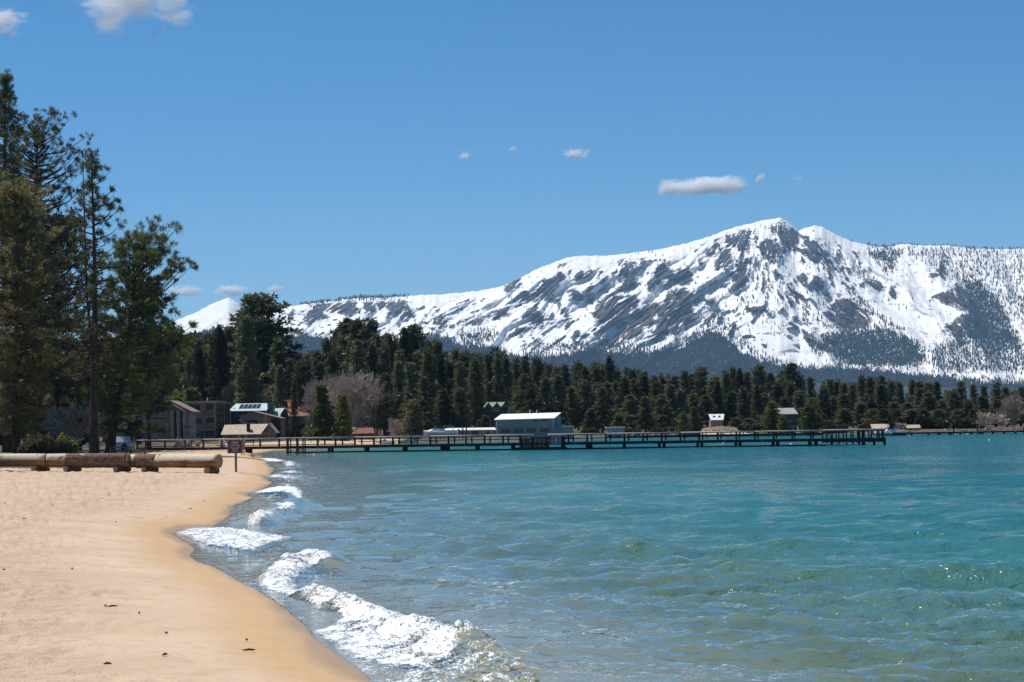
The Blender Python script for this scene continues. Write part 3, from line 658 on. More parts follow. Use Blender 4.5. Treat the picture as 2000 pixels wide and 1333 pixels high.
def needle_mesh(name, C, D, n, length, width, r, bias=0.55, jitter=0.12):
    N = len(C); C = np.repeat(C, n, 0) + r.randn(N * n, 3) * jitter * length; D = np.repeat(D, n, 0)
    d = D * bias + r.randn(N * n, 3) * 0.62; d /= np.linalg.norm(d, axis=1)[:, None] + 1e-9
    p = np.cross(d, r.randn(N * n, 3)); p /= np.linalg.norm(p, axis=1)[:, None] + 1e-9
    L = (length * (0.6 + 0.7 * r.rand(N * n)))[:, None]; w = width * (0.7 + 0.6 * r.rand(N * n))[:, None]
    a = C - d * 0.15 * L; V = np.stack([a, C + d * 0.45 * L + p * w, C + d * L, C + d * 0.45 * L - p * w], 1).reshape(-1, 3)
    Q = np.arange(N * n * 4).reshape(-1, 4)
    return mesh_np(name, V, Q, smooth=False)
def conifer_meshes(seed, H, cb, R, shape='pine', step=0.55, per=5, sub=5, nn=9, nl=0.42, nw=0.05, r0=0.3, lean=(0, 0), twin=False, bside=0.0, fill=1.0, irr=0.1, clump=3.4):
    """trunk+branches mesh and needle mesh, base at origin"""
    r = np.random.RandomState(seed); tb = MB(); C = []; D = []
    def axis(z):
        k = z / H; return np.array([lean[0] * k + 0.25 * math.sin(k * 5 + seed) * (k > 0) * 0.5, lean[1] * k + 0.2 * math.sin(k * 4 + seed * 2) * 0.5, z])
    zs = np.linspace(0, H, 12)
    tb.tube([axis(z) - np.array([0, 0, 0.3 if z == 0 else 0]) for z in zs], [r0 * (1.25 if i == 0 else 1) * (1 - 0.93 * (z / H) ** 1.1) for i, z in enumerate(zs)], 9)
    if twin:
        tb.tube([axis(z) + np.array([-0.75 * sstep(H * 0.25, H * 0.6, z) - 0.05, 0.1, 0]) for z in zs[3:]], [r0 * 0.6 * (1 - 0.9 * (z / H)) for z in zs[3:]], 7)
    z = cb * H; az = r.rand() * 6
    while z < H - 0.15:
        h = (z - cb * H) / (H * (1 - cb))
        if shape == 'pine': prof = (0.62 + 0.38 * math.sin(min(1, h * 2.2 + 0.3) * math.pi / 2)) * (1 - h) ** 0.68 + 0.04
        elif shape == 'round': prof = math.sqrt(max(0.02, 1 - ((h - 0.42) / 0.62) ** 2)) + 0.04
        elif shape == 'fir': prof = (1 - h) ** 0.85 + 0.03
        else: prof = 0.66 * (1 - h ** 1.25) + 0.05                     # 'column'
        n = max(2, int(round(per * (0.7 + 0.6 * r.rand()))))
        for k in range(n):
            az += 2.39996 + r.randn() * 0.35
            L = R * prof * (0.5 + 0.65 * r.rand()) * (1 + bside * math.cos(az)) * (0.92 + irr * math.sin(h * 9 + seed) * math.cos(az - seed) + irr * math.sin(h * 21 + 2 * seed + az))
            if r.rand() < 0.06: L *= 1.18
            if shape == 'fir': el = -0.22 + 0.45 * h + r.randn() * 0.1
            else: el = -0.12 + 0.75 * h + r.randn() * 0.16
            b = axis(z + r.randn() * 0.12); dv = np.array([math.cos(az) * math.cos(el), math.sin(az) * math.cos(el), math.sin(el)])
            up = 0.16 if shape != 'fir' else -0.05
            p1 = b + dv * L * 0.55 - np.array([0, 0, 0.03 * L]); p2 = b + dv * L + np.array([0, 0, up * L])
            if L > 0.5: tb.tube([b, p1, p2], [max(0.018, 0.02 + 0.016 * L), 0.012 + 0.008 * L, 0.008], 4, False)
            m = max(2, int(sub * (0.4 + L / R) * fill)); nc_ = max(1, int(round(m / clump)))
            cu = [0.30 + 0.72 * r.rand() ** 0.65 for _ in range(nc_)]; co = [r.randn(3) for _ in range(nc_)]
            for q in range(m):
                ci = q % nc_; u = cu[ci]
                base = b + (p1 - b) * min(1, u / 0.55) if u < 0.55 else p1 + (p2 - p1) * min(1.04, (u - 0.55) / 0.45)
                sp = 0.20 * L * (1.15 - u) + 0.10
                off = co[ci] * np.array([sp, sp, sp * 0.5]) + r.randn(3) * 0.42 * nl * np.array([1.15, 1.15, 0.8]); c = base + off
                c[2] += 0.06 * L * r.rand()
                C.append(c); dd = dv * 0.6 + off / (np.linalg.norm(off) + 1e-6) * 0.5 + np.array([0, 0, 0.45]); D.append(dd / np.linalg.norm(dd))
        z += step * (0.7 + 0.6 * r.rand()) * (1.0 if h < 0.75 else 0.75)
    for k in range(5):
        C.append(axis(H - 0.12 * k)); D.append(np.array([0, 0, 1.0]))
    tm = tb.mesh('trunk', True); cm = needle_mesh('crown', np.array(C), np.array(D), nn, nl, nw, r)
    return tm, cm
def tree_thing(name, meshes, loc, label, cat='tree', group=None, mat=None, bark=None, rz=0.0, sc=(1, 1, 1)):
    e = empty(name, loc, rz); e.scale = sc
    link('trunk', meshes[0], bark or BARK, e); link('crown', meshes[1], mat or NEEDLE_NEAR, e)
    tag(e, label, cat, group); return e

# ---- the big pines behind the logs (traced: base pixel, top row, distance)
def at_ground(px, depth):
    q = W(px, hor(px) + 20, depth); return (q[0], q[1], gz(q[0], q[1]))
LD_TREE = ground_hit(250, 921)[1] + 4.0
def near_pine(name, px, top, depth, cb, Rpx, label, seed, mat, **kw):
    loc = at_ground(px, depth); s = F / depth
    Hm = EYE + (hor(px) - top) / s - loc[2]
    return tree_thing(name, conifer_meshes(seed, Hm, cb, Rpx / s, **kw), loc, label, 'tree', 'big pines behind the logs', mat)
near_pine('pine_tree', 14, 146, 250, 0.27, 100, 'tallest dark pine, its crown top bare against the sky above the peeled log', 21, NEEDLE_NEAR, shape='pine', step=0.50, per=5, sub=8, nn=26, nl=0.40, nw=0.022, r0=0.48)
near_pine('pine_tree', 74, 248, 262, 0.22, 130, 'dense dark pine standing between the tallest pine and the slender twin-stemmed pine', 22, NEEDLE_NEAR, shape='round', step=0.48, per=5, sub=8, nn=24, nl=0.40, nw=0.022, r0=0.42)
near_pine('pine_tree', 33, 372, 224, 0.10, 92, 'yellow-green sunlit pine whose low crown hides the trunks by the hedge', 23, NEEDLE_SUN_PAINT, shape='round', step=0.46, per=6, sub=9, nn=24, nl=0.42, nw=0.022, r0=0.36)
near_pine('pine_tree', 185, 298, 214, 0.28, 118, 'slender tall pine with twin stems and long bare trunk behind the bark-covered log', 24, NEEDLE_NEAR, shape='pine', step=0.62, per=4, sub=6, nn=28, nl=0.40, nw=0.022, r0=0.40, twin=True, bside=0.15)
near_pine('pine_tree', 212, 478, 219, 0.13, 112, 'broad bushy pine on a thick leaning trunk beside the slender twin-stemmed pine', 25, NEEDLE_NEAR, shape='round', step=0.42, per=6, sub=8, nn=24, nl=0.42, nw=0.024, r0=0.42, lean=(3.2, 0), bside=0.2)
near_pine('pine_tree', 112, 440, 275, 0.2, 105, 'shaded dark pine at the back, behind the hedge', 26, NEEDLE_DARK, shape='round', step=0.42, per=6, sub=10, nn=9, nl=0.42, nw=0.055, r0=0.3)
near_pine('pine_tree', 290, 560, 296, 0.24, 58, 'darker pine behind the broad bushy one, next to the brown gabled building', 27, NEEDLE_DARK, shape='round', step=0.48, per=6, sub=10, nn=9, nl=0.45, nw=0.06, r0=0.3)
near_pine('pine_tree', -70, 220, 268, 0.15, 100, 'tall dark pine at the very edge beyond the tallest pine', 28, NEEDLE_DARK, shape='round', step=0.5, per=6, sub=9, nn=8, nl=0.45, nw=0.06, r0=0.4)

near_pine('pine_tree', -215, 330, LD_TREE, 0.25, 105, 'lone pine at the edge of the open sand, its shadow crossing the peeled log', 29, NEEDLE_NEAR, shape='pine', step=0.6, per=5, sub=7, nn=14, nl=0.45, nw=0.04, r0=0.3)

# ---- the forest along the far shore
FP = []
for k in range(7):
    shp = ['pine', 'pine', 'round', 'column', 'pine', 'pine', 'column'][k]
    FP.append((conifer_meshes(100 + k, 22.0, 0.14 + 0.03 * (k % 3), [3.6, 3.1, 3.3, 3.6, 4.1, 3.4, 4.2][k], shp, 0.80, 5, 7, 8, 0.78, 0.12, 0.30, clump=1.5, irr=0.13), NEEDLE_FAR, 'pine'))
for k in range(4):
    FP.append((conifer_meshes(140 + k, 22.0, 0.06, [3.2, 2.8, 3.6, 3.0][k], 'fir', 0.66, 6, 6, 8, 0.72, 0.11, 0.26, clump=1.5, irr=0.1), NEEDLE_FAR if k % 2 else NEEDLE_DARK, 'fir'))
SMALL = [(conifer_meshes(160 + k, 9.5, 0.06, [2.4, 2.9, 2.2][k], ['fir', 'pine', 'fir'][k], 0.34, 6, 8, 8, 0.42, 0.075, 0.16, clump=1.8, irr=0.15), NEEDLE_NEAR, 's') for k in range(3)]
SD_PX = [(-200, 330), (484, 330), (640, 360), (860, 425), (1040, 430), (1200, 460), (1420, 486), (1700, 462), (1850, 455), (2000, 500), (2400, 560)]
TOPS = [(-200, 650), (0, 660), (160, 670), (250, 645), (310, 640), (345, 642), (400, 655), (430, 645), (470, 625), (520, 625), (550, 650), (570, 692), (600, 684), (640, 665), (670, 628), (700, 634), (725, 632), (760, 662), (800, 642), (830, 642), (850, 658), (880, 690), (920, 682), (960, 682),
        (1000, 690), (1050, 705), (1090, 716), (1130, 706), (1190, 700), (1220, 718), (1260, 726), (1310, 722), (1350, 730), (1400, 726), (1460, 719), (1510, 726), (1545, 714), (1600, 736), (1640, 736), (1700, 736), (1760, 736), (1800, 745), (1850, 745), (1900, 752), (1960, 750), (2000, 758), (2200, 768), (2500, 775)]
PROTO_USED = {}
MARKS = [(20, 'behind the tallest pine'), (120, 'behind the clipped hedge'), (262, 'behind the slender twin-stemmed pine'), (350, 'behind the broad bushy pine'), (440, 'behind the apartment block'), (500, 'behind the solar-panelled roof'), (620, 'behind the red-brown lodge roof'), (690, 'behind the two beach conifers'), (750, 'behind the big bare grey tree'), (835, 'behind the bright young beach conifer'),
         (900, 'behind the cabin cruiser'), (965, 'behind the long beige shed'), (1030, 'behind the boathouse roof'), (1125, 'behind the boathouse end wall'), (1180, 'between boathouse and grey kiosk'), (1225, 'behind the grey kiosk'), (1300, 'behind the second low dock'),
         (1372, 'left of the white-roofed shed'), (1430, 'behind the white-roofed shed'), (1500, 'between white-roofed shed and grey house'), (1565, 'behind the grey forest house'), (1620, 'behind the start of the pier head'), (1695, 'behind the pier head'), (1745, 'behind the moored white boat'),
         (1800, 'behind the small tan boathouse'), (1860, 'behind the first dock mooring post'), (1910, 'behind the second dock mooring post'), (1960, 'behind the bare olive-brown willow'), (9999, 'behind the grey dead shore tree')]
LOOK = ['uneven-crowned pine', 'slim pine', 'round-crowned pine', 'columnar pine', 'wide loose pine', 'narrow round-topped pine', 'broad columnar pine', 'pointed fir', 'thin pointed fir', 'wide-skirted fir', 'dark spire-like fir']
def forest_label(k, px, row):
    return ('' if k == 10 else 'dark ') + LOOK[k] + (', front row of forest, ', ', back row of forest, ', ', middle row of forest, ')[(row + 1) % 3 if row != 2 else 0] + next(t for m, t in MARKS if px < m)
def put_tree(k, px, top, depth, rnd, wide=1.0, label=None, group=None, row=1):
    meshes, mat, kind = (FP + SMALL)[k]; H0 = 22.0 if k < len(FP) else 9.5
    loc = at_ground(px, depth); s = F / depth
    H = EYE + (hor(px) - top) / s - loc[2]; f = H / H0
    wx = (0.55 * f + 0.45 * (H / 22.0 if k < len(FP) else f)) * wide
    wx = max(wx, min(0.75, 0.75 * wide) if k < len(FP) else 0.4)
    nm = 'pine_tree' if kind == 'pine' else 'fir_tree' if kind == 'fir' else 'young_conifer'
    if label is None:
        label = forest_label(k, px, row)
        group = {'pine': 'pines of the far shore forest', 'fir': 'firs of the far shore forest'}[kind]
    return tree_thing(nm, meshes, loc, label, 'tree', group, mat, None, rnd.rand() * 6.28, (wx, wx, f))
def forest():
    r = np.random.RandomState(5)
    # back, middle, front
    for (sp, off0, offr, lo, hi), base_off in zip([(19, 95, 60, -4, 20), (23, 58, 26, 16, 55), (27, 26, 22, 48, 100)], (0, 0, 0)):
        px = -150.0 if off0 != 26 else 262.0
        while px < 2075:
            px += sp * (0.65 + 0.7 * r.rand())
            sdp = np.interp(px, *zip(*SD_PX)); top = np.interp(px, *zip(*TOPS)) + lo + (hi - lo) * r.rand()
            dep = sdp + off0 + offr * r.rand()
            if px < 262: dep = 330 + 110 * r.rand()
            elif px < 700: dep = max(dep, 490 + 60 * r.rand())
            if off0 == 26:
                if px < 690 or 925 < px < 1125 or 1370 < px < 1430 or 690 < px < 745: continue
                if px > 1700: top = min(top, 800)
            if off0 == 58 and (940 < px < 998): continue
            k = r.choice(11, p=[.13, .13, .11, .11, .13, .11, .10, .05, .05, .04, .04])
            put_tree(k, px, top, dep, r, row=0 if off0 == 95 else 1 if off0 == 58 else 2)
    # pines that stand out
    put_tree(2, 512, 592, 520, r, 1.75, 'very large broad pine towering over the red-brown roof', None)
    put_tree(0, 700, 628, 500, r, 1.35, 'tall pine, left one of the pair rising behind the bare grey tree', None)
    put_tree(4, 678, 626, 508, r, 1.2, 'tall dense pine right behind the bare grey tree', None)
    put_tree(1, 728, 630, 498, r, 1.2, 'tall pine at the edge of the big bare grey tree', None)
    put_tree(5, 808, 640, 520, r, 1.5, 'tall full pine rising behind the small bright conifer near the boats', None)
    put_tree(9, 432, 640, 500, r, 0.9, 'slim dark fir rising behind the apartment block', None)
    put_tree(8, 1192, 700, 560, r, 1.1, 'pointed fir standing above the forest behind the grey kiosk', None)
    put_tree(4, 1546, 712, 560, r, 1.45, 'broad pine standing above the forest behind the pier end', None)
    put_tree(3, 575, 742, 440, r, 0.52, 'thin open pine standing in front of the red-brown roof', None)
    put_tree(1, 548, 718, 480, r, 0.85, 'pine half hidden behind the red-brown lodge roof', None)
    put_tree(11, 630, 754, 402, r, 1.25, 'dark conifer beside the bare grey tree, larger of two on the beach', None)
    put_tree(13, 669, 771, 400, r, 1.1, 'small dark conifer beside the bare grey tree, smaller of two on the beach', None)
    put_tree(12, 809, 783, 418, r, 1.25, 'bright green bushy young conifer in front of the dark forest near the boats', None)
    put_tree(11, 1356, 796, 480, r, 1.1, 'young conifer on the shore beside the shed with the white roof', None)
    put_tree(12, 1335, 806, 478, r, 1.1, 'bushy young conifer on the shore left of its taller neighbour by the white roof', None)
    put_tree(12, 1508, 786, 490, r, 1.4, 'rounded young pine in front of the grey house in the trees', None)
    put_tree(12, 1582, 790, 478, r, 1.5, 'wide young pine on the shore behind the pier railing', None)
    put_tree(12, 948, 812, 470, r, 1.3, 'bushy young conifer in front of the green-gabled house', None)
    put_tree(11, 935, 822, 466, r, 1.2, 'small conifer below the deck of the green-gabled house', None)
    put_tree(12, 1530, 812, 484, r, 1.4, 'rounded young pine below the grey forest house', None)
    put_tree(11, 377, 760, 470, r, 1.6, 'yellowish young conifer peeping over the apartment roof', None)
forest()
def forest_mass():
    """the unbroken wood behind the trees one can tell apart"""
    r = np.random.RandomState(9); VV = []; QQ = []; o = 0
    src = []
    for k in (0, 2, 5, 7, 9):
        me = FP[k][0][1]; v = np.zeros(len(me.vertices) * 3, np.float32); me.vertices.foreach_get('co', v); v = v.reshape(-1, 4, 3)
        src.append(v[r.choice(len(v), 900, replace=False)] )
    for px in np.arange(-200, 2250, 11.5):
        for j in range(2):
            dep = np.interp(px, *zip(*SD_PX)) + 170 + 90 * r.rand(); dep = max(dep, 600)
            q = at_ground(px + r.randn() * 5, dep); top = np.interp(px, *zip(*TOPS)) + 4 + 45 * r.rand(); f = (EYE + (hor(px) - top) * dep / F - q[2]) / 22.0
            v = src[r.randint(len(src))]; c = v.mean(1, keepdims=True); v = (c + (v - c) * 1.5); a = r.rand() * 6.28
            w = f * 1.15; x = (v[..., 0] * math.cos(a) - v[..., 1] * math.sin(a)) * w + q[0]; y = (v[..., 0] * math.sin(a) + v[..., 1] * math.cos(a)) * w + q[1]
            VV.append(np.stack([x, y, v[..., 2] * f + q[2]], -1).reshape(-1, 3))
    V = np.concatenate(VV); Q = np.arange(len(V)).reshape(-1, 4)
    o = link('forest', mesh_np('forest', V, Q, smooth=False), NEEDLE_DARK); tag(o, 'dark wood filling the background behind the far shore trees', 'forest', kind='stuff')
forest_mass()

# ---- leafless trees and shrubs
def bare_tree_mesh(seed, H, spread, levels=6, r0=0.16, stems=4, up=0.55, minr=0.024):
    r = np.random.RandomState(seed); tb = MB()
    def grow(p, d, L, rad, lev):
        n = 3; pts = [p]; q = p.copy(); dd = d.copy()
        for i in range(n):
            dd = dd + r.randn(3) * 0.16 + np.array([0, 0, 0.05 * up]); dd /= np.linalg.norm(dd); q = q + dd * L / n; pts.append(q.copy())
        rr = [max(minr, rad * (1 - 0.14 * i)) for i in range(n + 1)]
        tb.tube(pts, rr, 5 if lev > 3 else 3, False)
        if lev == 0: return
        for k in range(2 + (r.rand() < 0.55) + (lev < 3)):
            i = 1 + r.randint(n); nd = dd + r.randn(3) * spread + np.array([0, 0, up * 0.4]); nd /= np.linalg.norm(nd)
            grow(pts[i], nd, L * (0.62 + 0.22 * r.rand()), rad * 0.58, lev - 1)
        nd = dd + r.randn(3) * 0.2; nd /= np.linalg.norm(nd); grow(pts[-1], nd, L * 0.72, rad * 0.62, lev - 1)
    for k in range(stems):
        a = k * 2 * math.pi / stems + r.rand(); t_ = 0.25 + 0.5 * r.rand() if stems > 1 else 0.05
        d = np.array([math.cos(a) * t_, math.sin(a) * t_, 1.0]); d /= np.linalg.norm(d)
        grow(np.array([0.1 * math.cos(a), 0.1 * math.sin(a), -0.1]), d, H * 0.30, r0, levels)
    z = np.array(tb.v); k = H / max(0.1, np.percentile(z[:, 2], 99.6)); tb.v = [(x * k, y * k, w * k) for x, y, w in tb.v]
    return tb.mesh('branches', False)
def bare_thing(me, px, depth, top, label, wpx=None, mat=None, group=None, name='bare_tree', rz=0.0):
    loc = at_ground(px, depth); s = F / depth; H = EYE + (hor(px) - top) / s - loc[2]
    co = np.zeros(len(me.vertices) * 3, np.float32); me.vertices.foreach_get('co', co); co = co.reshape(-1, 3)
    fz = H / np.percentile(co[:, 2], 99.6); fx = (wpx / s) / (np.percentile(co[:, 0], 98.5) - np.percentile(co[:, 0], 1.5)) if wpx else fz
    o = link(name, me, mat or TWIG); o.location = loc; o.scale = (fx, fx, fz); o.rotation_euler = (0, 0, rz)
    tag(o, label, 'tree' if 'tree' in name else 'shrub', group); return o
BT = bare_tree_mesh(1, 11, 0.42, 5, 0.15, 6); BT2 = bare_tree_mesh(2, 9, 0.45, 5, 0.10, 4); BT3 = bare_tree_mesh(3, 4, 0.5, 4, 0.05, 7)
bare_thing(BT, 690, 436, 728, 'large leafless grey-brown tree with upswept branches behind the red shed', 128)
bare_thing(BT2.copy(), 738, 432, 752, 'leafless tree with fine pale twigs merging with the large bare tree', 66, rz=1.0)
bare_thing(BT2.copy(), 640, 452, 735, 'leafless tree half hidden behind the two dark beach conifers', 60, rz=2.0)
bare_thing(BT3.copy(), 772, 424, 818, 'small leafless bush tree beside the bright green young conifer', 34)
bare_thing(BT2.copy(), 448, 500, 746, 'pale leafless tree behind the apartment block', 40, rz=3.0)
bare_thing(BT2.copy(), 508, 505, 752, 'pale leafless tree behind the chimney of the green-roofed house', 38, rz=0.6)
bare_thing(BT2.copy(), 150, 262, 788, 'leafless tree behind the hedge, twigs between the two big trunks', 84, rz=1.6)
bare_thing(BT2.copy(), 215, 268, 800, 'leafless tree seen between the leaning trunk and the slender pine', 70, rz=2.6)
bare_thing(BT3.copy(), 1930, 476, 806, 'bare olive-brown willow on the shore behind the low right pier', 52, TWIG)
bare_thing(BT2.copy(), 1980, 492, 772, 'grey dead-looking tree on the shore at the end of the low pier', 40, TWIG, rz=0.4)
bare_thing(BT3.copy(), 1757, 470, 826, 'small yellowish bare bush beside the moored white boat', 22, TWIG, name='bare_shrub')
# leafy shrubs
def shrub_mesh(seed, n, sx, sy, sz, nl=0.16, nw=0.05, nn=6):
    r = np.random.RandomState(seed); th = r.rand(n) * 6.28; u = r.rand(n) ** 0.4
    C = np.stack([np.cos(th) * u * sx, np.sin(th) * u * sy, sz * (0.04 + 0.96 * r.rand(n) ** 0.8) * (1 - 0.35 * u ** 3)], 1)
    C[:, 2] *= 0.8 + 0.35 * noise2(C[:, 0] * 1.7 + seed, C[:, 1] * 1.7)
    D = C / (np.linalg.norm(C, axis=1)[:, None] + 1e-6)
    st = MB()
    for k in range(26):
        a = r.rand() * 6.28; q = r.rand() * 0.85; p = np.array([math.cos(a) * q * sx, math.sin(a) * q * sy, -0.05])
        st.tube([p, p * np.array([1.05, 1.05, 0]) + np.array([0, 0, sz * 0.5]), p * np.array([1.15, 1.15, 0]) + r.randn(3) * 0.05 + np.array([0, 0, sz * 0.88])], [0.025, 0.018, 0.008], 4, False)
    return st.mesh('stems'), needle_mesh('leaves', C, D, nn, nl, nw, r, 0.3)
SHRUB = foliage('hedge_leaves', (0.11, 0.095, 0.05), (0.25, 0.23, 0.09), 0.35, 1.5)
SHRUBY = foliage('yellow_shrub_leaves', (0.17, 0.17, 0.04), (0.34, 0.32, 0.07), 0.4, 1.5)
SHRUBD = foliage('shore_shrub_leaves', (0.035, 0.045, 0.022), (0.095, 0.095, 0.04), 0.35, 0.6)
def shrub(px, depth, wpx, hpx, label, mat, seed, n=1500, name='shrub', sy=None, group=None, **kw):
    loc = at_ground(px, depth); s = F / depth
    ms = shrub_mesh(seed, n, wpx / s / 2, sy or wpx / s / 3, hpx / s, **kw)
    e = empty(name, loc); link('stems', ms[0], TWIGDK, e); link('leaves', ms[1], mat, e); tag(e, label, 'shrub', group); return e
shrub(88, 198, 104, 46, 'clipped brown-green hedge between the pine trunks behind the peeled log', SHRUB, 1, 3600, 'hedge', 0.9, nl=0.17, nw=0.04)
shrub(128, 199, 46, 46, 'yellow-green shrub at the end of the clipped hedge', SHRUBY, 2, 1100, nl=0.18, nw=0.045)
rr = np.random.RandomState(4)
for k, px in enumerate(range(1752, 1930, 15)):
    shrub(px + rr.randint(-4, 5), 486 + rr.randint(0, 12), 26 + rr.randint(0, 10), 20 + rr.randint(0, 14), 'low green shrub in the row along the rocky shore behind the low pier', SHRUBD, 30 + k, 220, 'shrub', None, 'shrubs on the rocky shore', nl=0.55, nw=0.16, nn=5)
for k, (px, dp, w, h) in enumerate([(1230, 476, 40, 14), (1285, 488, 34, 12), (1480, 492, 30, 20), (1455, 494, 26, 16), (1622, 474, 26, 22), (1645, 472, 22, 16), (1150, 462, 28, 14), (1530, 488, 30, 16), (1690, 470, 24, 12)]):
    shrub(px, dp, w, h, 'low brown-green bush at the foot of the forest behind the long pier', SHRUBD, 60 + k, 200, 'shrub', None, 'bushes at the forest foot', nl=0.55, nw=0.15, nn=5)
# ================================================================== things on the beach
PEELED = None
def log_material():
    t = NT('peeled_log_wood'); p = t.pos(); up = t.n('ShaderNodeSeparateXYZ'); t.l(p, up.inputs[0])
    n = t.noise(t.pos((0.5, 3, 3)), 2.2, 5, 0.65); n2 = t.noise(t.pos((0.7, 4, 4)), 6.0, 3, 0.6)
    # silvered wood; sunlit top and shaded underside put into the colour
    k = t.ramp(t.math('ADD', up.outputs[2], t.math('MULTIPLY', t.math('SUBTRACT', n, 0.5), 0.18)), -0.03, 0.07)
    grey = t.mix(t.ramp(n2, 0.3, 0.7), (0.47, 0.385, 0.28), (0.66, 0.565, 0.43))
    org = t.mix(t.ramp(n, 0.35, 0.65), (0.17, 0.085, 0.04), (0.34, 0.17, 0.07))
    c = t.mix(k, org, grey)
    c = t.mix(t.ramp(t.noise(p, 1.6, 3, 0.5), 0.66, 0.70), c, (0.10, 0.06, 0.04))
    return t.done(t.princ(c, 0.75, t.bump(n2, 0.5, 0.02), 0.2))
PEELED = log_material()
LOGBARK = plain('rough_log_bark', (0.185, 0.12, 0.085), 0.95, 0.65, 9.0, 0.1, 0.06, stretch=(0.6, 1, 1))
def endgrain():
    t = NT('sawn_end_grain'); w = t.n('ShaderNodeTexWave', wave_type='RINGS', rings_direction='X'); t.l(t.pos(), w.inputs[0]); w.inputs['Scale'].default_value = 9; w.inputs['Distortion'].default_value = 3
    c = t.mix(w.outputs[1], (0.25, 0.165, 0.085), (0.36, 0.25, 0.14)); return t.done(t.princ(c, 0.85))
ENDG = endgrain()
def log_body(L, r0, r1, seed, x0=0.0, x1=1.0, fat=1.0, knots=4, n=24):
    """one stretch of a log lying along x"""
    r = np.random.RandomState(seed); m = 22; mb = MB(); kn = [(r.rand(), r.rand() * 6.28) for _ in range(knots)]
    for i in range(m):
        u = x0 + (x1 - x0) * i / (m - 1); rad = (r0 + (r1 - r0) * u) * fat
        for k in range(n):
            a = 2 * math.pi * k / n
            q = rad * (1 + 0.025 * math.sin(3 * a + seed + u * 2) + 0.02 * noise2(np.array([u * L * 1.3 + seed]), np.array([a]))[0])
            if fat > 1: q += 0.022 * noise2(np.array([u * L * 5]), np.array([a * 3]))[0]
            for ku, ka in kn:
                q += 0.05 * math.exp(-((u - ku) * L / 0.09) ** 2 - (math.sin((a - ka) / 2) / 0.12) ** 2)
            mb.v.append((u * L, q * math.cos(a), q * math.sin(a)))
    for i in range(m - 1):
        for k in range(n):
            j = (k + 1) % n; mb.f.append((i * n + k, i * n + j, (i + 1) * n + j, (i + 1) * n + k))
    mb.f.append(tuple(range(n))[::-1]); mb.f.append(tuple((m - 1) * n + k for k in range(n)))
    return mb
def disc(x, r, n=20, th=0.012):
    mb = MB(); mb.tube([(x, 0, 0), (x + th, 0, 0)], [r, r], n); return mb
SUPR = 0.17
def beach_log(pxa, pxb, depth_a, depth_b, pycen, r0, r1, label, barkspan, seed, supports):
    za = lambda px, dep: EYE + (hor(px) - pycen) * dep / F
    a = W(pxa, pycen, depth_a); b = W(pxb, pycen, depth_b); v = Vector(b - a); L = v.length
    e = empty('beach_log', tuple(a)); e.rotation_euler = (0, -math.asin(v.z / L), math.atan2(v.y, v.x))
    log_body(L, r0, r1, seed).build('peeled_wood', PEELED, e, True)
    for (u0, u1) in barkspan: log_body(L, r0, r1, seed + 3, u0, u1, 1.07, 2).build('bark', LOGBARK, e, True)
    disc(L - 0.004, r1 * 0.97).build('cut_end', ENDG, e); disc(-0.008, r0 * 0.97).build('cut_end', ENDG, e)
    tag(e, label, 'log', 'logs laid along the beach')
    for k, (px, lab, ang) in enumerate(supports):
        u = (px - pxa) / (pxb - pxa); c = a + (b - a) * u; g = gz(c[0], c[1]); top = c[2] - (r0 + (r1 - r0) * u)
        rs = max(0.12, min(0.24, (top - g) / 2 + 0.04)); s = empty('support_log', (c[0], c[1], g + rs - 0.04)); s.rotation_euler = (0, 0, math.radians(ang))
        log_body(1.15, rs, rs * 0.95, seed + 20 + k, knots=1, n=18).build('round_wood', LOGBARK, s, True).location = (-0.55, 0, 0)
        d = disc(-0.008, rs * 0.93, 18); d.build('cut_end', ENDG, s).location = (-0.55, 0, 0)
        d = disc(1.148, rs * 0.88, 18); d.build('cut_end', ENDG, s).location = (-0.55, 0, 0)
        tag(s, lab, 'log', 'short logs carrying the beach logs')
LD = ground_hit(250, 921)[1]
beach_log(-175, 92, LD + 3.0, LD + 0.4, 899.5, 0.365, 0.37, 'silvery peeled log running out of the picture, its end butted against the half-barked log', [], 1,
          [(80, 'short round log propping the peeled log at its butted end', -124), (-120, 'short round log propping the peeled log beyond the picture edge', -124)])
beach_log(93.5, 252, LD + 0.4, LD - 0.2, 899.5, 0.37, 0.385, 'half-barked log, peeled at one end and rough brown bark at the other', [(0.235, 0.985)], 2,
          [(142, 'short round log under the edge of the bark of the half-barked log', -124), (239, 'short round log under the barky cut end of the half-barked log', -124)])
beach_log(256, 428, LD + 0.2, LD - 2.4, 901.0, 0.37, 0.385, 'thick pale log with a bark collar, ending in a sawn face by the sign', [(0.07, 0.30)], 3,
          [(294, 'short round log under the bark collar of the thick pale log', -124), (414, 'short pale log under the sawn end of the thick log by the sign', -112)])

# ---- the sign
def text_mesh(body, size, mat, parent, loc, rot, width=None):
    cu = bpy.data.curves.new('text', 'FONT'); cu.body = body; cu.size = size; cu.align_x = 'CENTER'; cu.align_y = 'CENTER'; cu.extrude = 0.002
    cu.resolution_u = 2
    ob = bpy.data.objects.new('lettering', cu); COL.objects.link(ob)
    me = bpy.data.meshes.new_from_object(ob.evaluated_get(bpy.context.evaluated_depsgraph_get())); COL.objects.unlink(ob); bpy.data.objects.remove(ob)
    o = link('lettering', me, mat, parent); o.location = loc; o.rotation_euler = rot
    if width and len(me.vertices):
        xs = [v.co.x for v in me.vertices]; o.scale = (width / (max(xs) - min(xs)), 1, 1)
    return o
SIGNBR = plain('dark_brown_sign_paint', (0.055, 0.030, 0.026), 0.6, 0.25, 4, 0.3)
SIGNFR = plain('weathered_sign_boards', (0.16, 0.115, 0.095), 0.85, 0.3, 4, 0.15, 0.01, stretch=(1, 1, 0.2))
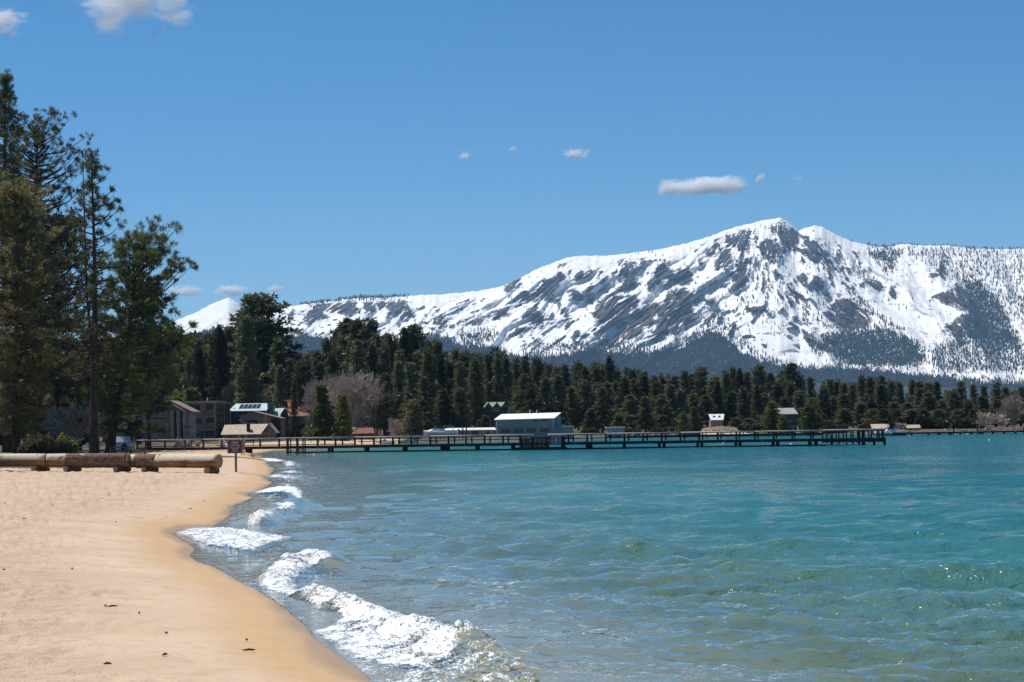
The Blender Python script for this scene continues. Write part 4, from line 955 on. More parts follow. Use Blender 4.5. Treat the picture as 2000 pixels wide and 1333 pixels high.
WHITE = plain('white_paint', (0.72, 0.71, 0.69), 0.6, 0.08, 2)
gx, gy, g0 = ground_hit(461, 922.5); ps = F / gy
sg = empty('notice_sign', (gx, gy, g0), math.radians(-3))
u_ = 1 / ps
MB().box((0, 0, 18 * u_ - 0.2), (4.0 * u_, 4.0 * u_, 37 * u_ + 0.4)).build('post', plain('grey_post_wood', (0.20, 0.17, 0.145), 0.9, 0.25, 5, 0.1, 0.01, stretch=(2, 2, 0.4)), sg)
cz = 49 * u_
MB().box((-0.7 * u_, -0.12, cz), (23.0 * u_, 0.03, 24.5 * u_)).build('board', SIGNBR, sg)
for sx in (-1, 1): MB().box((-0.7 * u_ + sx * 13.2 * u_, -0.12, cz + 0.3 * u_), (3.6 * u_, 0.07, 26 * u_)).build('side_rail', SIGNFR, sg)
for sz in (-1, 1): MB().box((-0.7 * u_, -0.105, cz + sz * 11.6 * u_), (22.6 * u_, 0.05, 1.6 * u_)).build('batten', SIGNFR, sg)
for body, dz, h, w in [('PRIVATE', 9.4, 2.6, 13), ('PROPERTY', 6.6, 3.2, 15.5), ('NO TRESPASSING', 2.6, 2.9, 19.5), ('BEACH AND PIER', -1.0, 1.7, 19), ('LAKESIDE', -3.8, 2.4, 13), ('RESIDENTS', -6.4, 2.4, 10), ('AND THEIR GUESTS', -9.0, 1.5, 15.5)]:
    ws = body.split(); tot = len(body); x0 = -w / 2
    for wd_ in ws:
        ww = w * len(wd_) / tot; text_mesh(wd_, h * u_ * 1.25, WHITE, sg, ((-0.7 + x0 + ww / 2) * u_, -0.1385, cz + dz * u_), (math.pi / 2, 0, 0), ww * u_); x0 += w * (len(wd_) + 1) / tot
tag(sg, 'dark brown notice sign with white lettering on a grey post in the sand', 'sign')

# ---- pebbles, sticks and cones lying on the sand
DEBRIS = plain('dark_debris', (0.05, 0.035, 0.025), 0.9, 0.4, 8)
rb = np.random.RandomState(12)
for k, (px, py) in enumerate([(372, 996), (141, 1115), (154, 982), (200, 975), (213, 967), (47, 1015), (325, 1012), (206, 1191), (219, 1190), (272, 1202), (325, 1245), (322, 1285), (486, 1279), (10, 985), (103, 990), (399, 980), (210, 1305), (482, 1258), (8, 1117), (226, 1022)]):
    x, y, z = ground_hit(px, py); L = rb.choice([0.03, 0.045, 0.08])
    mb = MB(); a = rb.rand() * 3; p = [np.array([math.cos(a) * L * s, math.sin(a) * L * s, 0.012 + 0.02 * (s == 0) * 0.3]) for s in (-1, -0.4, 0, 0.5, 1)]
    mb.tube(p, [0.005, 0.012, 0.014, 0.012, 0.005], 6)
    o = mb.build('bark_chip', DEBRIS, None, True); o.location = (x, y, z + 0.01); tag(o, 'small dark chip of bark lying on the pale sand', 'debris', 'bark chips on the sand')

# ================================================================== the long pier
PIERW = plain('old_pier_wood', (0.040, 0.030, 0.026), 0.9, 0.5, 1.2, 0.1, 0.02, grime=0.4)
PIERR = plain('weathered_rail_wood', (0.40, 0.35, 0.32), 0.85, 0.25, 1.5, 0.15, 0.01, stretch=(0.3, 2, 2))
PIERB = plain('brown_pier_boards', (0.085, 0.058, 0.045), 0.9, 0.5, 1.5, 0.1, 0.02)
PD0, PD1 = 264.0, 258.0
pA = W(265, 860, PD0); pB = W(1728, 845, PD1)
PDIR = Vector((pB[0] - pA[0], pB[1] - pA[1], 0)).normalized(); PNRM = Vector((-PDIR.y, PDIR.x, 0))
def pier_x(px):                       # metres along the pier at picture column px
    d = ray(px, hor(px)); n = PNRM; k = (pA[0] * n.x + pA[1] * n.y) / (d[0] * n.x + d[1] * n.y)
    p = np.array([d[0] * k, d[1] * k]); return (p[0] - pA[0]) * PDIR.x + (p[1] - pA[1]) * PDIR.y
pier = empty('wooden_pier', (pA[0], pA[1], 0), math.atan2(PDIR.y, PDIR.x))
ZD, ZR = 0.80, 1.62; WD = 2.6
xl, xr = pier_x(265), pier_x(1724)
x_plat, x_end = pier_x(1015), pier_x(1612)
k = xl
planks = MB(); n_pl = 0
while k < xr:                          # deck planks in bays of about four metres
    w = min(4.0, xr - k); MB().box((k + w / 2, WD / 2, ZD - 0.05), (w - 0.02, WD, 0.07)).build('deck_section', PIERW, pier)
    MB().box((k + w / 2, -0.05, ZD - 0.17), (w - 0.03, 0.1, 0.28)).build('fascia_beam', PIERW, pier)
    k += 4.0
# piles
for px in [482, 642, 713, 788, 862, 871, 930, 1000, 1146, 1152, 1218, 1287, 1296, 1362, 1370, 1437, 1445, 1510, 1519, 1582, 1594]:
    x = pier_x(px)
    for yy in (0.15, WD - 0.2):
        if px > 480: MB().tube([(x, yy, -1.2), (x, yy, ZD - 0.1)], [0.17, 0.155], 9).build('pile', PIERW, pier)
MB().box((pier_x(482), 0.2, 0.25), (0.42, 0.5, 0.9)).build('pile', PIERW, pier)
# wale beams just over the water, one per bay
wpx = [575, 642, 713, 788, 866, 930, 1000]
for a, b in list(zip(wpx[:-1], wpx[1:])) + list(zip([1105, 1150, 1218, 1291, 1366, 1441, 1515, 1588], [1150, 1218, 1291, 1366, 1441, 1515, 1588, 1622])):
    xa, xb = pier_x(a), pier_x(b); MB().box(((xa + xb) / 2, 0.0, 0.05), (xb - xa - 0.03, 0.14, 0.22)).build('wale_beam', PIERW, pier)
# railing
posts = [268, 285, 322, 361, 397, 433, 508, 545, 620, 655, 693, 730, 767, 803, 840, 876, 910, 946, 982, 1015]
posts += [1076, 1110] + [1110 + 36.4 * i for i in range(1, 14)]
rail_gap = (1043, 1069)
for i, px in enumerate(posts):
    x = pier_x(px); z0 = ZD - 0.3
    MB().box((x, -0.04, (z0 + ZR) / 2), (0.20, 0.13, ZR - z0 - 0.03)).build('rail_post', PIERB if px < 720 else PIERW, pier)
    if px > 560: MB().box((pier_x(px + 7), WD - 0.05, (ZD + ZR) / 2), (0.16, 0.12, ZR - ZD - 0.03)).build('rail_post', PIERW, pier)
segs = [(265, 397), (397, 545), (545, 693), (693, 840), (840, 946), (946, rail_gap[0]), (rail_gap[1], 1183), (1183, 1329), (1329, 1474), (1474, 1606)]
for a, b in segs:
    xa, xb = pier_x(a), pier_x(b)
    MB().tube([(xa + 0.01, -0.02, ZR), (xb - 0.01, -0.02, ZR)], [0.095, 0.095], 10).build('top_rail', PIERR, pier, True)
    if a > 540: MB().box(((xa + xb) / 2, WD - 0.05, ZR - 0.02), (xb - xa - 0.02, 0.14, 0.07)).build('top_rail', PIERR, pier)
    if a < 560: MB().box(((xa + xb) / 2, -0.03, ZD + 0.12), (xb - xa - 0.02, 0.10, 0.10)).build('lower_rail', PIERB, pier)
    else: MB().box(((xa + xb) / 2, WD - 0.05, ZD + 0.36), (xb - xa - 0.02, 0.06, 0.09)).build('lower_rail', PIERW, pier)
# ladder landing near the beach
for px in (562, 568, 581, 592, 596):
    x = pier_x(px); MB().box((x, -0.2, 0.55), (0.26 if px in (562, 581) else 0.12, 0.18, 2.2)).build('landing_post', PIERW, pier)
for px0, px1, z in ((560, 596, 0.10), (560, 600, 0.62)):
    MB().box(((pier_x(px0) + pier_x(px1)) / 2, -0.28, z), (pier_x(px1) - pier_x(px0), 0.3, 0.12)).build('landing_beam', PIERW, pier)
for j in range(3):
    MB().bar((pier_x(582 + j * 4), -0.4, 0.2), (pier_x(588 + j * 4), -0.4, 0.68), 0.08).build('ladder_brace', PIERW, pier)
# landing stage in the middle: upright boards
for j, px in enumerate(np.arange(1016, 1102, 3.1)):
    x = pier_x(px); top = 1.42 if px > 1041 else 1.32
    z0 = 0.05 if px > 1040 else 0.2
    if 1073 < px < 1096: z0 = 0.62
    MB().box((x, -0.35 + 0.02 * (j % 2), (z0 + top) / 2), (0.13 + 0.02 * (j % 3), 0.04, top - z0 - 0.04 * (j % 3))).build('upright_board', PIERR if 1075 < px < 1095 and j % 3 else PIERB, pier)
for a, b, z in ((1022, 1040, 1.30), (1039, 1066, 1.45), (1065, 1102, 1.49)):
    MB().box(((pier_x(a) + pier_x(b)) / 2, -0.34, z), (pier_x(b) - pier_x(a), 0.3, 0.09)).build('stage_rail', PIERR, pier)
MB().box(((pier_x(1000) + pier_x(1106)) / 2, -0.2, 0.14), (pier_x(1106) - pier_x(1000), 0.8, 0.3)).build('stage_base', PIERW, pier)
MB().box(((pier_x(1073) + pier_x(1096)) / 2, -0.42, 0.60), (pier_x(1096) - pier_x(1073), 0.06, 0.07)).build('stage_ledge', PIERR, pier)
for px in (1017, 1040, 1067, 1101): MB().tube([(pier_x(px), -0.45, -1.0), (pier_x(px), -0.45, 1.40)], [0.16, 0.15], 8).build('pile', PIERW, pier)
# pier head: close set posts and fender boards
for j, px in enumerate([1608, 1614, 1626, 1632, 1640, 1646, 1655, 1661, 1668, 1674, 1680, 1684, 1690, 1696, 1704, 1712, 1719, 1723]):
    x = pier_x(px); big = px in (1626, 1680, 1684, 1723)
    z0 = (-0.9 if px in (1626, 1640, 1655, 1668, 1680, 1684) else 0.3)
    MB().box((x, -0.3 if j % 2 else WD - 0.4, (z0 + 1.62) / 2), (0.26 if big else 0.15, 0.16, 1.62 - z0)).build('head_post', PIERW if j % 3 else PIERB, pier)
xa, xb = pier_x(1606), pier_x(1727)
MB().tube([(xa, -0.22, 1.65), (xb, -0.22, 1.65)], [0.11, 0.11], 10).build('top_rail', PIERR, pier, True)
MB().box(((xa + xb) / 2, WD - 0.3, 1.62), (xb - xa, 0.2, 0.09)).build('top_rail', PIERR, pier)
MB().box(((xa + xb) / 2, -0.3, 0.50), (xb - xa, 0.2, 0.28)).build('head_beam', PIERW, pier)
MB().box(((pier_x(1612) + pier_x(1682)) / 2, -0.35, 0.07), (pier_x(1682) - pier_x(1612), 0.2, 0.10)).build('wale_beam', PIERR, pier)
for px in (1686, 1706, 1726.5): MB().tube([(pier_x(px), -0.3, -1.2), (pier_x(px), -0.3, 0.36 if px < 1720 else 0.82)], [0.16, 0.15], 9).build('pile', PIERW, pier)
MB().bar((pier_x(1610), -0.25, 1.02), (pier_x(1624), -0.25, 1.28), 0.12).build('loose_board', PIERR, pier)
tag(pier, 'long dark weathered wooden pier with railing crossing the water', 'pier')

# ---- low pier on the right and the dock behind
def low_pier(px0, px1, dep0, dep1, zdeck, label, pile_px, tall=(), cat='pier', rail=False):
    a = W(px0, 850, dep0); b = W(px1, 850, dep1); v = Vector((b[0] - a[0], b[1] - a[1], 0)); L = v.length
    e = empty('low_pier', (a[0], a[1], 0), math.atan2(v.y, v.x)); n = max(2, int(L / 4)); s = L / n
    for i in range(n):
        MB().box((s * (i + 0.5), 0.7, zdeck), (s - 0.03, 1.5, 0.12)).build('deck_section', PIERR if not rail else PIERW, e)
        MB().box((s * (i + 0.5), -0.08, zdeck - 0.1), (s - 0.03, 0.1, 0.26)).build('fascia_beam', PIERW, e)
    for px in pile_px:
        x = (px - px0) / (px1 - px0) * L
        MB().tube([(x, 0.1, -1.2), (x, 0.1, zdeck - 0.1)], [0.2, 0.2], 8).build('pile', PIERW, e)
    for px in tall:
        x = (px - px0) / (px1 - px0) * L; MB().tube([(x, -0.05, -1.0), (x, -0.05, zdeck + 0.62)], [0.13, 0.12], 8).build('mooring_post', PIERW, e)
    if rail:
        for i in range(n * 2): MB().box((s * (i / 2 + 0.2), 0, zdeck + 0.35), (0.16, 0.16, 0.7)).build('post', PIERW, e)
    tag(e, label, cat)
low_pier(1742, 2110, 396, 404, 0.46, 'low plain dock without railing reaching out from the right shore', [1780, 1813, 1832, 1835, 1853, 1857, 1875, 1896, 1913, 1918, 1938, 1960, 1982, 2010, 2040, 2070], (1861, 1908, 1998, 2050), 'dock')
low_pier(1222, 1612, 420, 424, 0.45, 'second low dock half hidden behind the long pier', [1228, 1262, 1300, 1340, 1380, 1420, 1460, 1500, 1540, 1580, 1606], (), 'dock', True)

# ---- buoys
for k, (px, py, r) in enumerate([(1545, 868.5, 0.17), (1412, 867.5, 0.15), (1932, 861, 0.17), (1777.5, 852.5, 0.12), (1866, 849, 0.12), (1879, 848.5, 0.12), (1889, 849, 0.14), (1570, 850, 0.1), (613, 888.4, 0.12)]):
    g = G(px, py + 0.5); r = r * 0.9
    e = empty('buoy', (g[0], g[1], 0.02)); mb = MB(); ring = 10
    mb.tube([(0, 0, -r * 0.8), (0, 0, -r * 0.5), (0, 0, 0), (0, 0, r * 0.5), (0, 0, r * 0.85), (0, 0, r)], [r * 0.6, r * 0.87, r, r * 0.87, r * 0.53, r * 0.1], 14).build('float', WHITE, e, True)
    MB().tube([(0, 0, r * 0.95), (0, 0, r * 1.3)], [r * 0.12, r * 0.12], 6).build('mooring_eye', PIERW, e)
    tag(e, 'round white mooring buoy floating in the lake', 'buoy', 'white mooring buoys')
# ================================================================== houses along the shore
def xs(px, px0, depth): return (px - px0) * depth / F
class House:
    """a building placed at px0, its parts given in picture columns and rows at its own distance"""
    def __init__(s, name, px0, depth, label, cat='house', rz=0.0):
        s.px0 = px0; s.dep = depth; q = W(px0, hor(px0), depth); s.g = gz(q[0], q[1]) if shore_d(np.array([q[0]]), np.array([q[1]]))[0] > 0 else 0.05
        s.e = empty(name, (q[0], q[1], s.g), rz); tag(s.e, label, cat)
    def x(s, px): return (px - s.px0) * s.dep / F
    def z(s, py, px=None):
        return EYE + (hor(s.px0 if px is None else px) - py) * s.dep / F - s.g
    def block(s, name, px0, px1, py0, py1, y0, y1, mat, parent=None):
        z1 = s.z(py0); z0 = -0.3 if py1 is None else s.z(py1)
        return MB().box(((s.x(px0) + s.x(px1)) / 2, (y0 + y1) / 2, (z0 + z1) / 2), (s.x(px1) - s.x(px0), y1 - y0, z1 - z0)).build(name, mat, parent or s.e)
    def poly(s, name, pts, y0, y1, mat, parent=None):
        return MB().prism([(s.x(a), s.z(b)) for a, b in pts], y0, y1).build(name, mat, parent or s.e)
    def sheet(s, name, quad, mat, th=0.12, parent=None):
        """sloped roof: four corners (px, py, y) given as seen, thickened"""
        p = [Vector((s.x(a), c, s.z(b))) for a, b, c in quad]; n = (p[1] - p[0]).cross(p[3] - p[0]).normalized()
        if n.z < 0: n = -n
        v = p + [q - n * th for q in p]
        return MB().add(v, [(0, 1, 2, 3), (7, 6, 5, 4), (0, 4, 5, 1), (1, 5, 6, 2), (2, 6, 7, 3), (3, 7, 4, 0)]).build(name, mat, parent or s.e)
    def window(s, px0, px1, py0, py1, y, panes=2, frame=None, glass=None, name='window'):
        frame = frame or WINF; glass = glass or GLASS
        w = s.block(name, px0, px1, py0, py1, y - 0.06, y + 0.05, frame)
        n = panes; dx = (px1 - px0) / n
        for i in range(n):
            a, b = px0 + dx * i + 0.5, px0 + dx * (i + 1) - 0.5
            MB().box(((s.x(a) + s.x(b)) / 2, y - 0.065, (s.z(py0 + 0.6) + s.z(py1 - 0.6)) / 2), (s.x(b) - s.x(a), 0.03, s.z(py0 + 0.6) - s.z(py1 - 0.6))).build('pane', glass, w)
        return w
def glass_mat():
    t = NT('dark_window_glass'); n = t.noise(t.pos(), 0.8, 2, 0.5); return t.done(t.princ(t.mix(n, (0.012, 0.014, 0.018), (0.05, 0.055, 0.06)), 0.08, None, 0.6))
GLASS = glass_mat()
WINF = plain('dark_window_frame', (0.07, 0.055, 0.05), 0.6, 0.15, 3)
WINW = plain('white_window_frame', (0.62, 0.62, 0.60), 0.6, 0.08, 3)
BRN = plain('brown_wood_siding', (0.30, 0.235, 0.20), 0.85, 0.22, 1.2, 0.15, 0.015, stretch=(6, 6, 0.4))
BRN2 = plain('grey_brown_siding', (0.36, 0.30, 0.26), 0.85, 0.2, 1.2, 0.15, 0.015, stretch=(6, 6, 0.4))
BRND = plain('dark_brown_timber', (0.055, 0.038, 0.032), 0.85, 0.3, 1.5, 0.15)
TIMB = plain('pale_column_wood', (0.36, 0.30, 0.255), 0.8, 0.2, 1.5)
ROOFP = plain('pale_flat_roof', (0.42, 0.35, 0.30), 0.8, 0.15, 0.8)
TEALR = plain('pale_green_metal_roof', (0.42, 0.52, 0.49), 0.45, 0.12, 1.0, 0.5, stretch=(5, 0.4, 0.4))
REDR = plain('red_brown_shingles', (0.255, 0.115, 0.085), 0.9, 0.3, 2.2, 0.1, 0.03)
TANR = plain('tan_shingles', (0.40, 0.335, 0.27), 0.9, 0.22, 2.2, 0.1, 0.02)
BRNR = plain('brown_shingles', (0.24, 0.18, 0.155), 0.9, 0.25, 2.2, 0.1, 0.02)
SOLAR = plain('solar_cells', (0.018, 0.020, 0.035), 0.25, 0.2, 4, 0.6)
TEALW = plain('grey_green_boathouse_siding', (0.21, 0.315, 0.30), 0.75, 0.1, 1.0, 0.2, 0.01, stretch=(0.4, 0.4, 7))
TEALD = plain('teal_annex_shaded_end', (0.15, 0.23, 0.25), 0.75, 0.12, 1.0, 0.2)
METAL = plain('bright_metal_roof', (0.72, 0.73, 0.74), 0.5, 0.08, 0.8, 0.5, stretch=(4, 0.5, 0.5))
BEIGE = plain('beige_shed_siding', (0.40, 0.37, 0.33), 0.8, 0.12, 1.0)
TARP = plain('dark_blue_wall', (0.03, 0.045, 0.07), 0.8, 0.3, 1.0)
TEALP = plain('teal_ground_floor_paint', (0.10, 0.15, 0.15), 0.7, 0.2, 1.0)

# A. brown gabled building with timber columns
h = House('gabled_building', 320, 404, 'brown gabled building with pale timber columns beside the broad bushy pine', 'building')
h.poly('wall', [(264, 872), (264, 818), (294, 806), (335, 788), (369, 804), (369, 872)], 0, 9, BRN2)
h.block('corner_board', 333, 335.5, 800, None, -0.06, -0.005, BRND)
h.sheet('roof', [(334, 782.5, -1.4), (378, 805, -1.4), (378, 805, 9.4), (334, 782.5, 9.4)], BRNR, 0.22)
h.sheet('roof', [(334, 782.5, -1.4), (288, 806, -1.4), (288, 806, 9.4), (334, 782.5, 9.4)], BRNR, 0.22)
h.sheet('lower_roof', [(341, 790, -2.2), (366, 805.5, -2.2), (366, 805.5, -1.42), (341, 790, -1.42)], ROOFP, 0.16)
for px in (339, 351, 363):
    c = h.block('column', px - 2.2, px + 2.2, 802, None, -2.1, -1.75, TIMB); h.block('column_cap', px - 3, px + 3, 815, 831, -2.2, -1.65, TIMB, c)
for px in (345, 357): h.block('tall_window', px - 3.4, px + 3.4, 806, None, -0.06, -0.005, BRND)
h.window(297.5, 323, 836.5, 845, 0, 3)
h.block('belt_board', 288, 322, 817, 818.6, -0.05, -0.005, BRND)
# B. apartment block
h = House('apartment_block', 394, 424, 'three-storey brown flat-roofed apartment block with stacked balconies', 'building')
h.block('wall', 353, 401, 788, None, 0, 11, BRN); h.block('wall', 401, 420, 788, None, 1.6, 11, BRN2); h.block('wall', 420, 435, 790, None, 3.2, 11, BRND)
h.block('roof', 351, 424, 783.5, 788, -0.7, 11.6, ROOFP); h.block('roof', 424, 437, 785.5, 789.5, 1.0, 11.6, BRNR)
for (a, b, c, d, n) in [(366, 379.5, 791.5, 801, 2), (382, 391, 791.5, 801, 2), (382, 394.5, 817.5, 828.5, 2), (382, 394, 843, 852, 2), (366, 376, 817.5, 828.5, 1)]: h.window(a, b, c, d, 0, n)
for (a, b, c, d) in [(402.5, 417, 791, 801), (402.5, 417, 817, 827), (402.5, 417, 843, 852)]: h.window(a, b, c, d, 1.6, 2)
h.block('ground_floor_front', 366, 401, 843, None, -0.06, -0.004, TEALP)
for j, (pt, pb) in enumerate([(801, 814.5), (827, 841), (853, 866)]):
    b = h.block('balcony', 401, 421, pb - 1.6, pb + 0.8, -0.5, 1.58, TIMB)
    for i in range(9): h.block('baluster', 401.6 + i * 2.3, 402.6 + i * 2.3, pt + 1, pb - 1.6, -0.45, -0.38, BRN, b)
    h.block('handrail', 401, 421, pt, pt + 1.1, -0.5, -0.36, TIMB, b)
for i, px in enumerate((424, 428, 432, 436)):
    h.block('stair_post', px - 0.7, px + 0.7, 789.5, None, 1.1 + 0.2 * i, 1.3 + 0.2 * i, BRN)
for py in (800, 812, 826, 839, 852): h.block('stair_landing', 420.4, 437, py, py + 1.5, 1.0, 3.18, BRND)
h.block('corner_post', 419.4, 421.4, 788, None, -0.75, -0.52, TIMB)
h.block('roof_vent', 400, 402, 777, 783.4, 3, 3.3, METAL)
# F. lodge with red-brown roof
h = House('lodge', 556, 486, 'dark lodge with a large red-brown shingle roof behind the green-roofed house', 'building')
h.block('wall', 508, 606, 812, None, 2.5, 12, BRND)
h.sheet('roof', [(496, 812, 1.6), (611, 813, 1.6), (598, 781, 8), (512, 781, 8)], REDR, 0.2)
h.sheet('roof', [(496, 812, 14.4), (611, 813, 14.4), (598, 781, 8), (512, 781, 8)], REDR, 0.2)
h.poly('end_gable', [(598, 781.5), (612, 794), (606, 813), (596, 812)], 3, 8, BRND)
h.poly('gable', [(497, 791), (509, 780.5), (521, 791), (521, 812), (497, 812)], 1.2, 1.5, BRND)
h.sheet('dormer_roof', [(494, 790.5, 0.8), (509, 779, 0.8), (509, 779, 7), (494, 790.5, 7)], REDR, 0.15); h.sheet('dormer_roof', [(524, 790.5, 0.8), (509, 779, 0.8), (509, 779, 7), (524, 790.5, 7)], REDR, 0.15)
h.sheet('snow_guard', [(532, 781.5, 7.0), (533.4, 781.5, 7.0), (546, 794, 4.6), (544.5, 794, 4.6)], METAL, 0.06)
h.block('skylight', 529, 541, 780, 781.6, 7.6, 7.9, METAL)
# G. dark front of the lodge
h = House('dark_annex', 583, 466, 'dark brown timber annex with a teal window below the red-brown roof', 'building')
h.block('wall', 560, 607, 812, None, 0, 8, BRND); h.sheet('roof', [(558, 813, -0.8), (609, 813, -0.8), (607, 808, 4), (560, 808, 4)], REDR, 0.15)
h.window(586, 597, 815, 827, 0, 1, WINW, plain('teal_glass', (0.05, 0.16, 0.18), 0.2, 0.2, 1, 0.5))
h.block('porch_roof', 590, 607, 836, 838, -1.6, -0.02, BRNR)
for px in (578, 595, 602): h.block('porch_post', px - 0.9, px + 0.9, 838, None, -1.5, -1.3, BRNR)
# C. house with green metal roof and solar panels
h = House('green_roofed_house', 494, 456, 'dark house with pale green metal roof carrying a row of solar panels')
h.block('wall', 452, 521, 801.5, None, 0, 8, TARP); h.block('wall', 434, 452, 806, None, -0.4, 7, BRN)
rf = h.sheet('roof', [(447, 802.5, -0.7), (522, 802.5, -0.7), (523, 788, 4.0), (457, 788, 4.0)], TEALR, 0.14)
for i in range(5):
    a = 466.3 + i * 8.4; q = lambda px, py, off: (px, py, -0.7 + (802.5 - py) / 14.5 * 4.7)
    h.sheet('solar_panel', [(*q(a - 0.8, 798.2, 0)[:2], q(0, 798.2, 0)[2] - 0.15), (*q(a + 6.9, 798.2, 0)[:2], q(0, 798.2, 0)[2] - 0.15), (*q(a + 7.7, 789.4, 0)[:2], q(0, 789.4, 0)[2] - 0.15), (*q(a + 0.9, 789.4, 0)[:2], q(0, 789.4, 0)[2] - 0.15)], SOLAR, 0.05, None)
h.sheet('roof', [(447, 802.5, 8.7), (522, 802.5, 8.7), (523, 788, 4.0), (457, 788, 4.0)], TEALR, 0.14)
h.block('chimney', 521.5, 532, 787, 812, 1.0, 3.4, TEALP)
h.sheet('side_roof', [(532.5, 816, -0.5), (547, 816.5, -0.5), (554, 798, 5), (533, 798, 5)], TEALR, 0.14)
h.poly('side_gable', [(541, 820), (555, 799), (560, 818), (560, 866), (541, 866)], 0.6, 5, TARP)
h.sheet('left_roof', [(433, 807, -0.8), (452, 801, -0.8), (452, 801, 6), (433, 807, 6)], TEALR, 0.12)
h.block('window_box', 468, 474, 818, 822.5, -0.12, -0.01, WHITE); h.block('vent_pipe', 456, 457.6, 796, 803, 0.6, 0.8, BRND)
h.block('flue', 519.2, 520.6, 804, 812, -0.3, -0.15, METAL)
# D. brown gable in front of it
h = House('brown_gabled_house', 510, 440, 'low brown house with a wide shallow gable in front of the solar panels')
h.poly('wall', [(470, 870), (470, 812), (495, 804.5), (548, 818), (548, 870)], 0, 9, BRN)
h.sheet('roof', [(495, 803.5, -0.6), (550, 817.5, -0.6), (550, 817.5, 9.3), (495, 803.5, 9.3)], BRNR, 0.16); h.sheet('roof', [(495, 803.5, -0.6), (467, 812, -0.6), (467, 812, 9.3), (495, 803.5, 9.3)], BRNR, 0.16)
h.block('shed_door', 482, 502, 821, 832, -0.06, -0.004, BRND); h.block('awning', 475, 499, 825.5, 829, -1.0, -0.07, ROOFP)
h.block('side_panel', 530, 548, 818, None, -0.07, -0.004, BRND); h.block('utility_pole', 519.4, 520.6, 806, None, -1.4, -1.3, METAL)
# E. cottage
h = House('beach_cottage', 486, 418, 'tan-roofed beach cottage with a glazed front gable beside the beach sign')
h.block('wall', 434, 520, 847, None, 0, 7, BRN2)
h.sheet('roof', [(432, 848.5, -0.7), (516, 848.5, -0.7), (528, 828.5, 3.6), (434, 829.5, 3.6)], TANR, 0.14); h.sheet('roof', [(432, 848.5, 7.9), (516, 848.5, 7.9), (528, 828.5, 3.6), (434, 829.5, 3.6)], TANR, 0.14)
h.poly('front_gable', [(514, 870), (514, 846), (527.5, 830.5), (540, 846), (540, 870)], -1.8, -0.8, plain('warm_lit_gable_paint', (0.42, 0.28, 0.17), 0.8, 0.2, 2, 0.15))  # orange sunlight on this gable is put into its wall colour
h.sheet('gable_roof', [(527.5, 828, -2.2), (542.5, 846.5, -2.2), (542.5, 846.5, 3.5), (527.5, 828, 3.5)], TANR, 0.14); h.sheet('gable_roof', [(527.5, 828, -2.2), (512, 847.5, -2.2), (512, 847.5, 3.5), (527.5, 828, 3.5)], TANR, 0.14)
h.poly('gable_window', [(516.5, 844.5), (516.5, 843), (525.5, 833), (525.5, 844.5)], -1.86, -1.81, GLASS)
for a, b in ((513.2, 518), (519, 524.5), (531, 535), (535.8, 540)): h.window(a, b, 848, 864, -1.8, 1, WINW)
h.block('chimney', 481, 487, 828, 846, 0.4, 1.4, BRND); h.window(483, 497, 851, 859, 0, 2); h.window(446, 453, 849, 853, 0, 1)
# P. red shed
h = House('red_shed', 708, 410, 'small red-brown wooden shed under the large bare tree', 'shed')
h.block('wall', 690, 728, 846, None, 0, 4, plain('barn_red_boards', (0.15, 0.045, 0.035), 0.85, 0.25, 2, 0.1, stretch=(6, 6, 0.5)))
h.sheet('roof', [(687, 847, -0.5), (731, 846.5, -0.5), (727, 836, 2), (692, 836, 2)], plain('faded_red_roof', (0.20, 0.09, 0.075), 0.9, 0.2, 2), 0.12)
h.sheet('roof', [(687, 847, 4.5), (731, 846.5, 4.5), (727, 836, 2), (692, 836, 2)], MATS['faded_red_roof'], 0.12)
h.block('door', 702, 711, 849, None, -0.07, -0.005, BRND); h.block('metal_sheet', 688, 695, 834.5, 843, -0.9, -0.82, METAL)
# Q. cabin glimpsed in the forest
h = House('forest_cabin', 757, 470, 'bit of a pale cabin glimpsed between dark forest trunks above the beach boats', 'cabin')
h.poly('wall', [(752, 800), (752, 790), (758, 785.5), (764, 790), (764, 800)], 0, 4, WHITE); h.sheet('roof', [(758, 785, -0.4), (766, 791, -0.4), (766, 791, 4), (758, 785, 4)], BRND, 0.1)
h.sheet('roof', [(758, 785, -0.4), (750, 791, -0.4), (750, 791, 4), (758, 785, 4)], BRND, 0.1); h.block('stilt', 752.5, 754, 800, None, 0.2, 0.4, BRND); h.block('stilt', 762, 763.5, 800, None, 0.2, 0.4, BRND)
# I. long low shed
h = House('long_shed', 904, 432, 'long low beige boat shed with a white roof beside the grey-green boathouse', 'shed')
h.block('wall', 839, 967, 840.2, None, 0, 5, BEIGE)
h.sheet('roof', [(836, 840.4, -0.6), (969, 840.4, -0.6), (966, 836.2, 2.6), (842, 836.2, 2.6)], METAL, 0.14); h.sheet('roof', [(836, 840.4, 5.6), (969, 840.4, 5.6), (966, 836.2, 2.6), (842, 836.2, 2.6)], METAL, 0.14)
h.window(921, 934, 843, 850, 0, 3); h.window(950, 956, 843, 849, 0, 1); h.window(848, 860, 843, 850, 0, 2); h.block('door', 904, 911, 844, None, -0.07, -0.005, BRN2)
